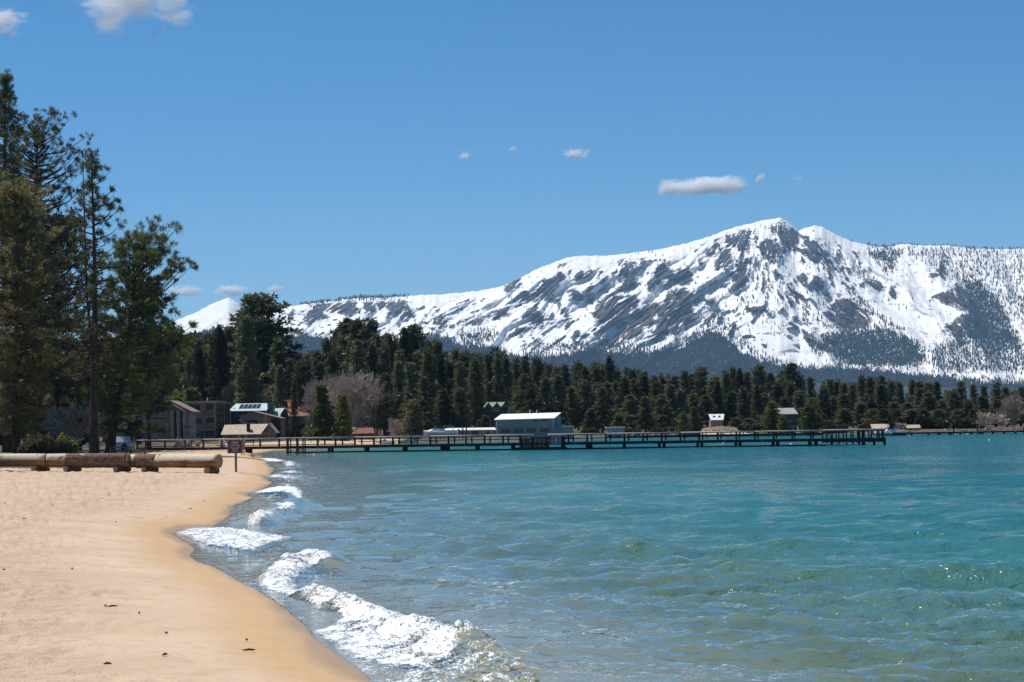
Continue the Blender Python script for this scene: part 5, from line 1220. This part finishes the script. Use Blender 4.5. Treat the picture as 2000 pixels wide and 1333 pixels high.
# J. boathouse
h = House('boathouse', 1025, 432, 'two-storey grey-green boathouse with a bright white metal roof behind the pier', 'boathouse')
h.block('wall', 969, 1081.5, 818.5, None, 0, 7, TEALW)
h.sheet('roof', [(965, 819.2, -0.6), (1083, 817.8, -0.6), (1097, 806.8, 4.2), (979, 808.4, 4.2)], METAL, 0.14); h.sheet('roof', [(965, 819.2, 8.6), (1083, 817.8, 8.6), (1097, 806.8, 4.2), (979, 808.4, 4.2)], METAL, 0.14)
h.poly('end_wall', [(1081.6, 866), (1081.6, 819), (1094.5, 809), (1096, 820), (1096, 866)], 0.4, 4.2, TEALD)  # deeper shade of this end put in as a darker siding colour
for a, b in ((978, 996), (1003.5, 1021.5), (1028.5, 1046.5), (1054.5, 1072)): h.window(a, b, 837.5, 845, 0, 3, WINF)
for a, b in ((1041, 1050), (1059, 1069)): h.window(a, b, 820.5, 824.2, 0, 2, WINF)
h.block('belt_board', 969, 1081.5, 834.2, 835, -0.05, -0.004, TEALD); h.block('boat_door', 985, 1000, 856, None, -0.06, -0.004, BRND); h.block('boat_door', 1004, 1018, 856, None, -0.06, -0.004, BRND)
h.block('corner_board', 968.6, 970.6, 819, None, -0.05, 0.1, WINW); h.block('corner_board', 1080, 1082, 819, None, -0.05, 0.1, WINW)
for px in (1035.5, 1049): h.block('roof_vent', px - 0.7, px + 0.7, 801, 807.8, 4.1, 4.3, METAL)
h.block('annex', 1082, 1098, 834, None, -0.8, 0.35, TEALD)
a = h.block('annex', 1098.2, 1119.5, 835, None, -0.6, 3.5, TEALW); h.block('annex_roof', 1097, 1121, 833.6, 835, -0.9, 3.8, METAL, a)
# K. kiosk
h = House('grey_kiosk', 1201, 440, 'small grey boxy kiosk with white roof edge behind the pier railing', 'kiosk')
h.block('wall', 1184.5, 1219.5, 836.5, None, 0, 3, plain('light_grey_siding', (0.30, 0.34, 0.36), 0.7, 0.1, 1)); h.block('roof', 1183, 1221, 834, 836.4, -0.4, 3.4, METAL); h.block('shutter', 1200, 1213, 851, None, -0.05, -0.004, WINF)
h.block('wall_opening', 1188, 1196, 850, None, -0.05, -0.004, BRND)
# L. green gabled house on the hill
h = House('green_gabled_house', 967, 482, 'blue-grey house with two green roof gables among the trees above the boathouse')
BLU = plain('blue_grey_siding', (0.085, 0.11, 0.13), 0.8, 0.15, 1); GRNR = plain('moss_green_roof', (0.22, 0.28, 0.20), 0.8, 0.15, 1.5)
h.block('wall', 947, 990, 794, None, 0, 7, BLU)
h.sheet('roof', [(944, 796, -0.5), (992, 796, -0.5), (987, 785.5, 4), (951, 785.5, 4)], GRNR, 0.14)
for c in (954.5, 971, 987):
    h.poly('gable', [(c - 7, 796), (c, 787.5), (c + 7, 796)], -1.2, -1.0, BLU)
    h.sheet('gable_roof', [(c, 786, -1.5), (c + 8, 796, -1.5), (c + 8, 796, 3.5), (c, 786, 3.5)], GRNR, 0.1); h.sheet('gable_roof', [(c, 786, -1.5), (c - 8, 796, -1.5), (c - 8, 796, 3.5), (c, 786, 3.5)], GRNR, 0.1)
h.window(961, 977, 797, 806, 0, 3); h.block('deck', 945, 992, 807.5, 809, -2.4, -0.02, BRND)
for px in (950, 958, 966, 974, 982, 990): h.block('deck_post', px - 0.5, px + 0.5, 802, None, -2.3, -2.15, BRNR)
# M. white-roofed shed
h = House('white_roofed_shed', 1402, 500, 'small shed with a bright white roof and two skylights above the sandy bank', 'shed')
h.block('wall', 1388, 1412, 820, None, 0, 4, BRN2)
q = W(1404, hor(1404), 497); bk = np.linspace(-1, 1, 29); BX, BY = np.meshgrid(bk, bk); bz = 1.5 * np.clip(1 - BX ** 2 - BY ** 2, 0, 1) ** 1.2 + 0.18 * fbm(BX * 3, BY * 3, 3) - 0.25
o_ = link('sandy_bank', mesh_np('sandy_bank', np.stack([q[0] + BX.ravel() * 6.5, q[1] - 1 + BY.ravel() * 5.5, gz(q[0], q[1]) + bz.ravel()], 1), grid_quads(29, 29), {'shore': np.full(841, 6.0), 'sandy': np.full(841, 0.45)}), SAND); tag(o_, kind='structure')
h.sheet('roof', [(1388, 820.5, -0.5), (1412.5, 820.5, -0.5), (1417.5, 809, 3.4), (1386.5, 809.2, 3.4)], METAL, 0.12)
h.poly('end_wall', [(1412.2, 840), (1412.2, 820.8), (1416.8, 810.5), (1418, 840)], 0.3, 3.4, BRND)
for a in (1394, 1404.5): h.sheet('skylight', [(a - 0.4, 815, 1.1), (a + 3.6, 815, 1.1), (a + 4.6, 812, 2.1), (a + 0.6, 812, 2.1)], SOLAR, 0.1)
# N. tan boathouses on the right shore
for px0, px1, py0, py1, lab in ((1702, 1739, 828.5, 836.8, 'tan shingle-roofed boathouse behind the moored white boat'), (1770.5, 1799.5, 830, 836, 'small tan-roofed boathouse on the rocky shore above the low dock')):
    c = (px0 + px1) / 2; h = House('tan_boathouse', c, 468, lab, 'boathouse')
    h.block('wall', px0 + 1, px1 - 2.5, py1, None, 0, 4, BRND); h.sheet('roof', [(px0 - 0.4, py1 + 0.4, -0.5), (px1 - 2, py1 + 0.2, -0.5), (px1, py0, 2.2), (px0 + 1.4, py0, 2.2)], TANR, 0.12)
    h.sheet('roof', [(px0 - 0.4, py1 + 0.4, 4.9), (px1 - 2, py1 + 0.2, 4.9), (px1, py0, 2.2), (px0 + 1.4, py0, 2.2)], TANR, 0.12); h.block('door', c - 4, c + 3, py1 + 2, None, -0.06, -0.004, BRNR)
# O. grey houses in the right forest
h = House('grey_forest_house', 1537, 500, 'grey house with pale roof half hidden among trees behind the pier')
GRYR = plain('grey_roof', (0.26, 0.25, 0.25), 0.85, 0.2, 1.5)
h.block('wall', 1520, 1556, 808, None, 0, 6, plain('slate_siding', (0.07, 0.075, 0.085), 0.8, 0.2, 1)); h.sheet('roof', [(1517, 809, -0.5), (1559, 809, -0.5), (1555, 797, 4), (1519, 797, 4)], GRYR, 0.12)
h.window(1525, 1535, 812, 819, 0, 2); h.window(1540, 1550, 812, 819, 0, 2); h.block('porch', 1518, 1548, 833, None, -2.5, -0.05, BRN2); h.block('porch_roof', 1516, 1552, 832, 833.4, -2.9, -0.02, GRYR)

# ================================================================== boats
def hull_mesh(L, B, H, bow=0.34):
    mb = MB(); n = 15; rows = []
    for i in range(n):
        u = i / (n - 1); w = B / 2 * (1 - max(0, (u - (1 - bow)) / bow) ** 1.9) * (0.9 + 0.1 * min(1, u * 4)); sh = H * (1 + 0.25 * u ** 2); kb = 0.22 * H * max(0, (u - 0.6) / 0.4) ** 2
        x = L * (u - 0.5) + 0.06 * L * (u > 0.98)
        rows.append([(x, -w, sh), (x, -w * 0.92, H * 0.55 + kb), (x, -w * 0.55, H * 0.12 + kb), (x, 0, kb), (x, w * 0.55, H * 0.12 + kb), (x, w * 0.92, H * 0.55 + kb), (x, w, sh)])
    m = 7
    for r_ in rows: mb.v += r_
    for i in range(n - 1):
        for k in range(m - 1): mb.f.append((i * m + k, i * m + k + 1, (i + 1) * m + k + 1, (i + 1) * m + k))
        mb.f.append((i * m + m - 1, i * m, (i + 1) * m, (i + 1) * m + m - 1))
    mb.f.append(tuple(range(m))); return mb
GEL = plain('white_gelcoat', (0.66, 0.66, 0.65), 0.35, 0.06, 1, 0.5); BLUEC = plain('dark_blue_canvas', (0.03, 0.04, 0.06), 0.8, 0.2, 2)
def motorboat(px, py, depth, Lpx, label, rz, z=None, cabin=True, tower=False, canvas=False, group=None):
    s = F / depth; q = W(px, py, depth); L = Lpx / s
    if z is None: z = gz(q[0], q[1]) + 0.1 if shore_d(np.array([q[0]]), np.array([q[1]]))[0] > 0 else -0.18
    e = empty('motorboat', (q[0], q[1], z), rz); hull_mesh(L, L * 0.36, L * 0.16).build('hull', GEL, e, True)
    MB().box((-0.05 * L, 0, L * 0.175), (0.9 * L * 0.9, L * 0.30, L * 0.02)).build('deck', GEL, e)
    MB().box((-L * 0.0, 0, L * 0.075), (L * 0.86, L * 0.368, L * 0.018)).build('rub_strake', BLUEC, e)
    if cabin:
        c = MB().box((0.10 * L, 0, L * 0.215), (0.42 * L, L * 0.26, L * 0.07), 0, 0.82).build('cabin', GEL, e)
        MB().box((0.02 * L, 0, L * 0.272), (0.16 * L, L * 0.24, L * 0.06), 0, 0.75).build('windscreen', GLASS, e)
    if canvas: MB().box((-0.2 * L, 0, L * 0.31), (0.34 * L, L * 0.28, L * 0.03), 0, 0.8).build('canvas_top', BLUEC if not tower else GEL, e)
    if canvas:
        for sx in (-0.34, -0.06):
            for sy in (-1, 1): MB().bar((sx * L, sy * L * 0.13, L * 0.18), (sx * L, sy * L * 0.13, L * 0.30), 0.04).build('canopy_pole', METAL, e)
    if tower:
        for sy in (-1, 1):
            MB().bar((-0.12 * L, sy * L * 0.15, L * 0.18), (0.02 * L, sy * L * 0.12, L * 0.40), 0.06).build('tower_leg', BLUEC, e); MB().bar((0.08 * L, sy * L * 0.15, L * 0.2), (-0.02 * L, sy * L * 0.12, L * 0.40), 0.05).build('tower_leg', BLUEC, e)
        MB().box((0.0, 0, L * 0.40), (0.16 * L, L * 0.26, 0.05)).build('tower_top', BLUEC, e)
    MB().box((-0.52 * L, 0, L * 0.14), (0.06 * L, 0.07 * L, 0.16 * L), 0, 0.8).build('outboard_motor', BLUEC, e)
    tag(e, label, 'boat', group); return e
motorboat(1737, 848, 398, 62, 'white wakeboard boat with a dark tower moored at the head of the low dock', 0.12, None, True, True)
motorboat(863, 851, 414, 64, 'big white cabin cruiser hauled out in front of the long beige shed', math.pi + 0.1, 0.85, True, False, True)
motorboat(752, 860, 392, 34, 'small white open boat on the beach below the bare tree', math.pi, None, True)
motorboat(797, 861, 400, 36, 'white runabout with blue cover pulled up on the beach below the bright young conifer', 0.0, None, True, False, True)
motorboat(828, 862, 408, 24, 'low white dinghy between the runabout and the cabin cruiser', math.pi, None, False)
motorboat(1418, 850, 462, 20, 'small boat with grey canopy tied to the second low dock', 0.0, -0.15, False, False, True)
motorboat(1528, 838, 498, 26, 'white boat stored on the ground under the trees by the grey house', 0.0, None, True)

# ---- utility poles by the boathouse
for px, top, dp in ((860, 825, 426), (867, 834, 428), (904, 830, 424), (911, 832, 430)):
    q = at_ground(px, dp); s = F / dp; Hh = EYE + (hor(px) - top) / s - q[2]
    e = empty('shore_utility_pole', q); MB().tube([(0, 0, -0.4), (0, 0, Hh)], [0.14, 0.10], 8).build('pole', BRND, e); MB().box((0, 0, Hh - 0.25), (1.1, 0.1, 0.1)).build('cross_arm', BRND, e)
    tag(e, 'dark utility pole with short cross arm by the long beige shed', 'pole', 'utility poles by the shed')

# ================================================================== people
SKIN = plain('skin', (0.48, 0.27, 0.19), 0.6, 0.08, 3); HAIR = plain('hair', (0.06, 0.04, 0.03), 0.8, 0.2, 6)
def person(loc, rz, label, top, pants, pose='stand', bare=False, Hh=1.72, group=None):
    """continuous skinned body with clothing shells"""
    k = Hh / 1.72; sit = pose == 'sit'
    J = {'pel': (0, 0, .95), 'bel': (0, 0, 1.10), 'che': (0, .0, 1.30), 'nec': (0, 0, 1.46), 'hea': (0, -.02, 1.55), 'top': (0, -.01, 1.70)}
    rad = {'pel': .145, 'bel': .13, 'che': .155, 'nec': .055, 'hea': .085, 'top': .075}
    E = [('pel', 'bel'), ('bel', 'che'), ('che', 'nec'), ('nec', 'hea'), ('hea', 'top')]
    for s_, n in ((-1, 'l'), (1, 'r')):
        J['hip' + n] = (s_ * .10, 0, .90); J['kne' + n] = (s_ * .12, -.03 - (.42 if sit else 0), .50 if not sit else .88); J['ank' + n] = (s_ * .13, 0.02 - (.40 if sit else 0), .09 if not sit else .46); J['toe' + n] = (s_ * .15, -.16 - (.40 if sit else 0), .04 if not sit else .41)
        J['sho' + n] = (s_ * .19, 0, 1.40)
        if pose == 'arms_up': J['elb' + n] = (s_ * .40, -.04, 1.56); J['wri' + n] = (s_ * (.30 if s_ < 0 else .40), -.06, 1.80); J['han' + n] = (s_ * (.20 if s_ < 0 else .48), -.06, 1.90)
        else: J['elb' + n] = (s_ * .27, .02, 1.14); J['wri' + n] = (s_ * .27, -.14, .96); J['han' + n] = (s_ * .26, -.20, .88)
        rad.update({'hip' + n: .10, 'kne' + n: .065, 'ank' + n: .045, 'toe' + n: .04, 'sho' + n: .065, 'elb' + n: .045, 'wri' + n: .032, 'han' + n: .042})
        E += [('pel', 'hip' + n), ('hip' + n, 'kne' + n), ('kne' + n, 'ank' + n), ('ank' + n, 'toe' + n), ('che', 'sho' + n), ('sho' + n, 'elb' + n), ('elb' + n, 'wri' + n), ('wri' + n, 'han' + n)]
    names = list(J); drop = -0.42 if sit else 0
    e = empty('person', loc, rz)
    def skin(nm, edges, grow, mat, cut=None):
        used = [n for n in names if any(n in q for q in edges)]; me = bpy.data.meshes.new(nm)
        me.from_pydata([tuple(c * k + (drop if i == 2 else 0) for i, c in enumerate(J[n])) for n in used], [(used.index(a), used.index(b)) for a, b in edges], [])
        ob = bpy.data.objects.new(nm, me); COL.objects.link(ob); md = ob.modifiers.new('s', 'SKIN'); sb = ob.modifiers.new('b', 'SUBSURF'); sb.levels = 1; sb.render_levels = 1
        for i, n in enumerate(used):
            r_ = (rad[n] + grow) * k; me.skin_vertices[0].data[i].radius = (r_, r_ * (0.72 if n in ('pel', 'bel', 'che') else 1)); me.skin_vertices[0].data[i].use_root = (i == 0)
        dg = bpy.context.evaluated_depsgraph_get(); m2 = bpy.data.meshes.new_from_object(ob.evaluated_get(dg)); bpy.data.objects.remove(ob)
        m2.polygons.foreach_set('use_smooth', [True] * len(m2.polygons)); m2.materials.clear(); return link(nm, m2, mat, e)
    skin('body', E, 0, SKIN)
    if not bare: skin('shirt', [('pel', 'bel'), ('bel', 'che'), ('che', 'shol'), ('che', 'shor'), ('shol', 'elbl'), ('shor', 'elbr')], .018, top)
    legs = [('pel', 'hipl'), ('pel', 'hipr'), ('hipl', 'knel'), ('hipr', 'kner')]
    if not bare: legs += [('knel', 'ankl'), ('kner', 'ankr')]
    skin('trousers' if not bare else 'shorts', legs, .016, pants)
    hm = MB(); hm.tube([(0, 0.02 * k, (1.56 + i * .05) * k + drop) for i in range(5)], [.075 * k, .098 * k, .10 * k, .085 * k, .03 * k], 10).build('hair', HAIR, e, True)
    tag(e, label, 'person', group); return e
cl = lambda n, c: plain('cloth_' + n, c, 0.9, 0.15, 6)
x, y, z = ground_hit(474, 890.5)
person((x, y, z), -0.3, 'bare-chested person with both arms raised standing at the water behind the sign', None, cl('rust', (0.30, 0.11, 0.05)), 'arms_up', True, 1.80)
pl = [(345, 'sit', cl('lilac', (0.34, 0.25, 0.33)), cl('denim', (0.08, 0.09, 0.13)), 'person in a lilac top sitting beyond the pier railing by the columns', 284),
      (353, 'sit', cl('pink', (0.50, 0.36, 0.36)), cl('grey', (0.15, 0.14, 0.14)), 'person in a pale pink top sitting next to the lilac one beyond the railing', 286),
      (372, 'stand', cl('olive', (0.20, 0.20, 0.13)), cl('grey', (0.15, 0.14, 0.14)), 'person in an olive shirt standing beyond the pier railing by the apartments', 292),
      (386, 'sit', cl('white', (0.62, 0.60, 0.57)), cl('denim', (0.08, 0.09, 0.13)), 'person in a white shirt sitting beyond the railing beside the standing one', 284),
      (366, 'sit', cl('cream', (0.55, 0.50, 0.40)), cl('brown', (0.14, 0.09, 0.06)), 'person in a cream top sitting at the feet of the standing one', 282)]
for px, pose, tp, pn, lab, dp in pl:
    q = at_ground(px, dp); person(q, 0.4 * math.sin(px), lab, tp, pn, pose)
    if pose == 'sit':
        ch = empty('folding_chair', q, 0.4 * math.sin(px))
        MB().box((0, 0.02, 0.36), (0.46, 0.44, 0.04)).build('seat', BLUEC, ch); MB().box((0, 0.26, 0.62), (0.46, 0.04, 0.42)).build('backrest', BLUEC, ch)
        for sx in (-1, 1):
            for sy in (-1, 1): MB().bar((sx * 0.21, 0.02 + sy * 0.2, -0.05), (sx * 0.21, 0.02 - sy * 0.05, 0.35), 0.03).build('leg', METAL, ch)
        tag(ch, 'dark folding chair under the ' + lab[:lab.index(' sitting')], 'chair', 'folding chairs beyond the railing')

# ---- parasol leaning by the apartments
q = at_ground(373, 300); e = empty('parasol', q)
MB().tube([(0, 0, -0.2), (0, 0, 2.35)], [0.025, 0.02], 6).build('pole', WHITE, e)
mb = MB(); nn_ = 8; mb.v = [(-0.1, 0, 2.5)] + [(1.1 * math.cos(a * 2 * math.pi / nn_), 1.1 * math.sin(a * 2 * math.pi / nn_), 2.1 - 0.35 * math.cos(a * 2 * math.pi / nn_)) for a in range(nn_)]; mb.f = [(0, 1 + i, 1 + (i + 1) % nn_) for i in range(nn_)]
mb.build('canopy', plain('navy_parasol', (0.02, 0.025, 0.035), 0.8, 0.2, 2), e); tag(e, 'tilted dark parasol in front of the apartment ground floor', 'parasol')

# ================================================================== under the pines
PICN = plain('grey_picnic_wood', (0.30, 0.25, 0.21), 0.85, 0.2, 3, 0.1, 0.01)
def picnic(px, depth, label, rz=0.0, L=1.9):
    q = at_ground(px, depth); e = empty('picnic_table', q, rz)
    for j in range(4): MB().box((0, -0.27 + j * 0.18, 0.74), (L, 0.165, 0.045)).build('table_plank', PICN, e)
    for sy in (-0.68, 0.68): MB().box((0, sy, 0.44), (L, 0.26, 0.045)).build('bench_plank', PICN, e)
    for sx in (-1, 1):
        for sy in (-1, 1): MB().bar((sx * L * 0.36, sy * 0.62, -0.05), (sx * L * 0.36, sy * 0.20, 0.71), 0.09).build('leg', PICN, e)
        MB().box((sx * L * 0.36, 0, 0.39), (0.06, 1.5, 0.09)).build('cross_beam', PICN, e)
    tag(e, label, 'table', 'picnic tables under the pines')
picnic(160, 214, 'grey picnic table left of the two big trunks beside the yellow shrub', 0.05)
picnic(232, 216, 'picnic table right of the leaning trunk in front of the parked car', -0.1)
picnic(268, 222, 'picnic table in front of the end of the railing by the brown building', 0.1)
# notice shelter with a slanted white roof
q = at_ground(152, 222); e = empty('notice_shelter', q)
for sx in (-0.35, 0.35): MB().box((sx, 0, 0.55), (0.09, 0.09, 1.3)).build('post', BRND, e)
MB().box((0, 0.05, 0.72), (0.72, 0.04, 0.66)).build('panel', TARP, e); MB().bar((-0.75, 0, 1.06), (0.55, 0, 1.52), 0.9, 0.06).build('roof', WHITE, e)
tag(e, 'small shelter with slanted white roof beside the yellow-green shrub', 'shelter')
# slim white pole
q = at_ground(66, 226); e = empty('marker_pole', q); MB().tube([(0, 0, -0.2), (0, 0, 2.55)], [0.045, 0.035], 7).build('pole', WHITE, e); MB().tube([(0, 0, 2.55), (0, 0, 2.68)], [0.06, 0.02], 7).build('cap', WHITE, e)
MB().tube([(0, 0, 1.2), (0, 0, 1.4)], [0.047, 0.046], 7).build('dark_band', BRND, e); tag(e, 'slim white pole standing in the shade behind the hedge', 'pole')
# parked car
CARP = plain('silver_car_paint', (0.42, 0.46, 0.50), 0.3, 0.06, 1, 0.5, metal=0.3); TYRE = plain('tyre_rubber', (0.02, 0.02, 0.02), 0.9, 0.1, 4)
q = at_ground(236, 240); car = empty('parked_car', q, math.radians(-72))
prof = [(-2.1, 0.35), (-2.15, 0.75), (-1.2, 0.92), (-0.6, 0.98), (0.0, 1.0), (2.0, 0.98), (2.1, 0.6), (2.05, 0.35)]
MB().prism(prof, -0.86, 0.86).build('body', CARP, car)
mb = MB(); a = [(-0.75, 0.97), (-0.1, 1.60), (1.2, 1.64), (1.95, 0.99)]; n_ = len(a)
mb.v = [(x, -0.82 + (0.14 if z > 1.2 else 0), z) for x, z in a] + [(x, 0.82 - (0.14 if z > 1.2 else 0), z) for x, z in a]; mb.f = [(0, 1, 2, 3), (7, 6, 5, 4), (0, 4, 5, 1), (1, 5, 6, 2), (2, 6, 7, 3), (3, 7, 4, 0)]
cab = mb.build('cabin', CARP, car)
MB().add([(-0.70, -0.68, 1.06), (-0.70, 0.68, 1.06), (-0.19, 0.60, 1.54), (-0.19, -0.60, 1.54)], [(0, 1, 2, 3)]).build('windscreen', GLASS, car).location = (-0.02, 0, 0.01)
for sy in (-1, 1):
    MB().box((0.75, sy * 0.78, 1.28), (1.5, 0.03, 0.38), 0, 1.0).build('side_window', GLASS, car)
    for sx in (-1.35, 1.35):
        w = MB().tube([(sx, sy * 0.70, 0.33), (sx, sy * 0.90, 0.33)], [0.33, 0.33], 16).build('wheel', TYRE, car); MB().tube([(sx, sy * 0.90, 0.33), (sx, sy * 0.92, 0.33)], [0.2, 0.2], 12).build('rim', METAL, w)
    MB().box((-2.12, sy * 0.6, 0.72), (0.08, 0.34, 0.16)).build('headlight', WHITE, car)
MB().box((-2.15, 0, 0.5), (0.1, 1.6, 0.22)).build('bumper', TYRE, car); MB().box((-2.135, 0, 0.7), (0.06, 0.7, 0.14)).build('grille', TYRE, car)
tag(car, 'silver parked car seen nose-on beyond the leaning pine trunk', 'car')
# rail fence by the car park
q0 = at_ground(224, 232); q1 = at_ground(262, 232); e = empty('rail_fence', q0); L = q1[0] - q0[0]
for i in range(3): MB().box((L * i / 2, 0, 0.6 if i < 2 else 0.95), (0.10, 0.10, 1.3 if i < 2 else 2.0)).build('post', PICN, e)
for z in (0.55, 1.05): MB().box((L / 2, -0.075, z), (L, 0.05, 0.09)).build('rail', PICN, e)
tag(e, 'short wooden rail fence beside the parked car', 'fence')
# covered barbecue
q = at_ground(243, 220); e = empty('covered_grill', q); GRC = plain('dark_grey_cover', (0.07, 0.075, 0.08), 0.6, 0.3, 3)
MB().tube([(0, 0, 0.35), (0, 0, 0.6), (0, 0, 0.85), (0, 0, 1.0), (0, 0, 1.06)], [0.25, 0.34, 0.30, 0.16, 0.03], 12).build('cover', GRC, e, True)
for a in (0.4, 2.5, 4.6): MB().bar((0.32 * math.cos(a), 0.32 * math.sin(a), -0.05), (0.12 * math.cos(a), 0.12 * math.sin(a), 0.45), 0.05).build('leg', WHITE if a > 4 else GRC, e)
tag(e, 'dark rounded covered grill on legs beside the leaning trunk', 'grill')
# white cabinet on the pier approach and a bench
q = at_ground(434, 300); e = empty('white_cabinet', q); MB().box((0, 0, 0.55), (0.72, 0.4, 1.1)).build('body', WHITE, e); MB().box((0, 0, 1.12), (0.78, 0.46, 0.05)).build('lid', METAL, e); MB().box((0.2, -0.21, 0.6), (0.05, 0.03, 0.2)).build('handle', BRND, e)
tag(e, 'white cabinet standing behind the pier railing near the sign', 'cabinet')
def bench(px, dp, label):
    q = at_ground(px, dp); e = empty('beach_bench', q)
    for j in range(3): MB().box((0, -0.15 + j * 0.15, 0.44), (1.5, 0.13, 0.05)).build('seat_plank', BRND, e)
    for j in range(2): MB().box((0, 0.26, 0.62 + j * 0.18), (1.5, 0.04, 0.13)).build('back_plank', BRND, e)
    for sx in (-0.6, 0.6): MB().box((sx, 0, 0.2), (0.07, 0.4, 0.46)).build('leg', BRND, e); MB().box((sx, 0.29, 0.5), (0.07, 0.05, 0.7)).build('back_post', BRND, e)
    tag(e, label, 'bench', 'dark benches on the beach')
bench(486, 330, 'dark bench on the sand behind the pier beside the notice sign'); bench(615, 372, 'dark bench on the sand in front of the two beach conifers')
# shoreline rocks
RK = plain('shore_granite', (0.17, 0.16, 0.155), 0.9, 0.35, 2, 0.1, 0.03)
rg = np.random.RandomState(8)
rock_me = []
for k in range(4):
    bm = bmesh.new(); bmesh.ops.create_icosphere(bm, subdivisions=2, radius=1.0)
    for v in bm.verts: v.co *= 0.75 + 0.5 * rg.rand(); v.co.z *= 0.6
    me = bpy.data.meshes.new('rock'); bm.to_mesh(me); bm.free(); me.materials.append(RK); rock_me.append(me)
for k in range(90):
    px = 1130 + rg.rand() * 900 if k % 3 else 1740 + rg.rand() * 290
    sx_ = np.interp(px, *zip(*[(p[0], p[1]) for p in shore_px[33:]])); g = G(px, sx_ - 0.1 - 0.5 * rg.rand())
    o = link('shore_rock', rock_me[k % 4], None); o.location = (g[0], g[1], gz(g[0], g[1]) + 0.02); r_ = 0.15 + 0.45 * rg.rand() ** 2; o.scale = (r_ * 1.4, r_, r_); o.rotation_euler = (0, 0, rg.rand() * 6)
    tag(o, 'grey granite boulder on the rocky far shoreline', 'rock', 'boulders along the far shore')
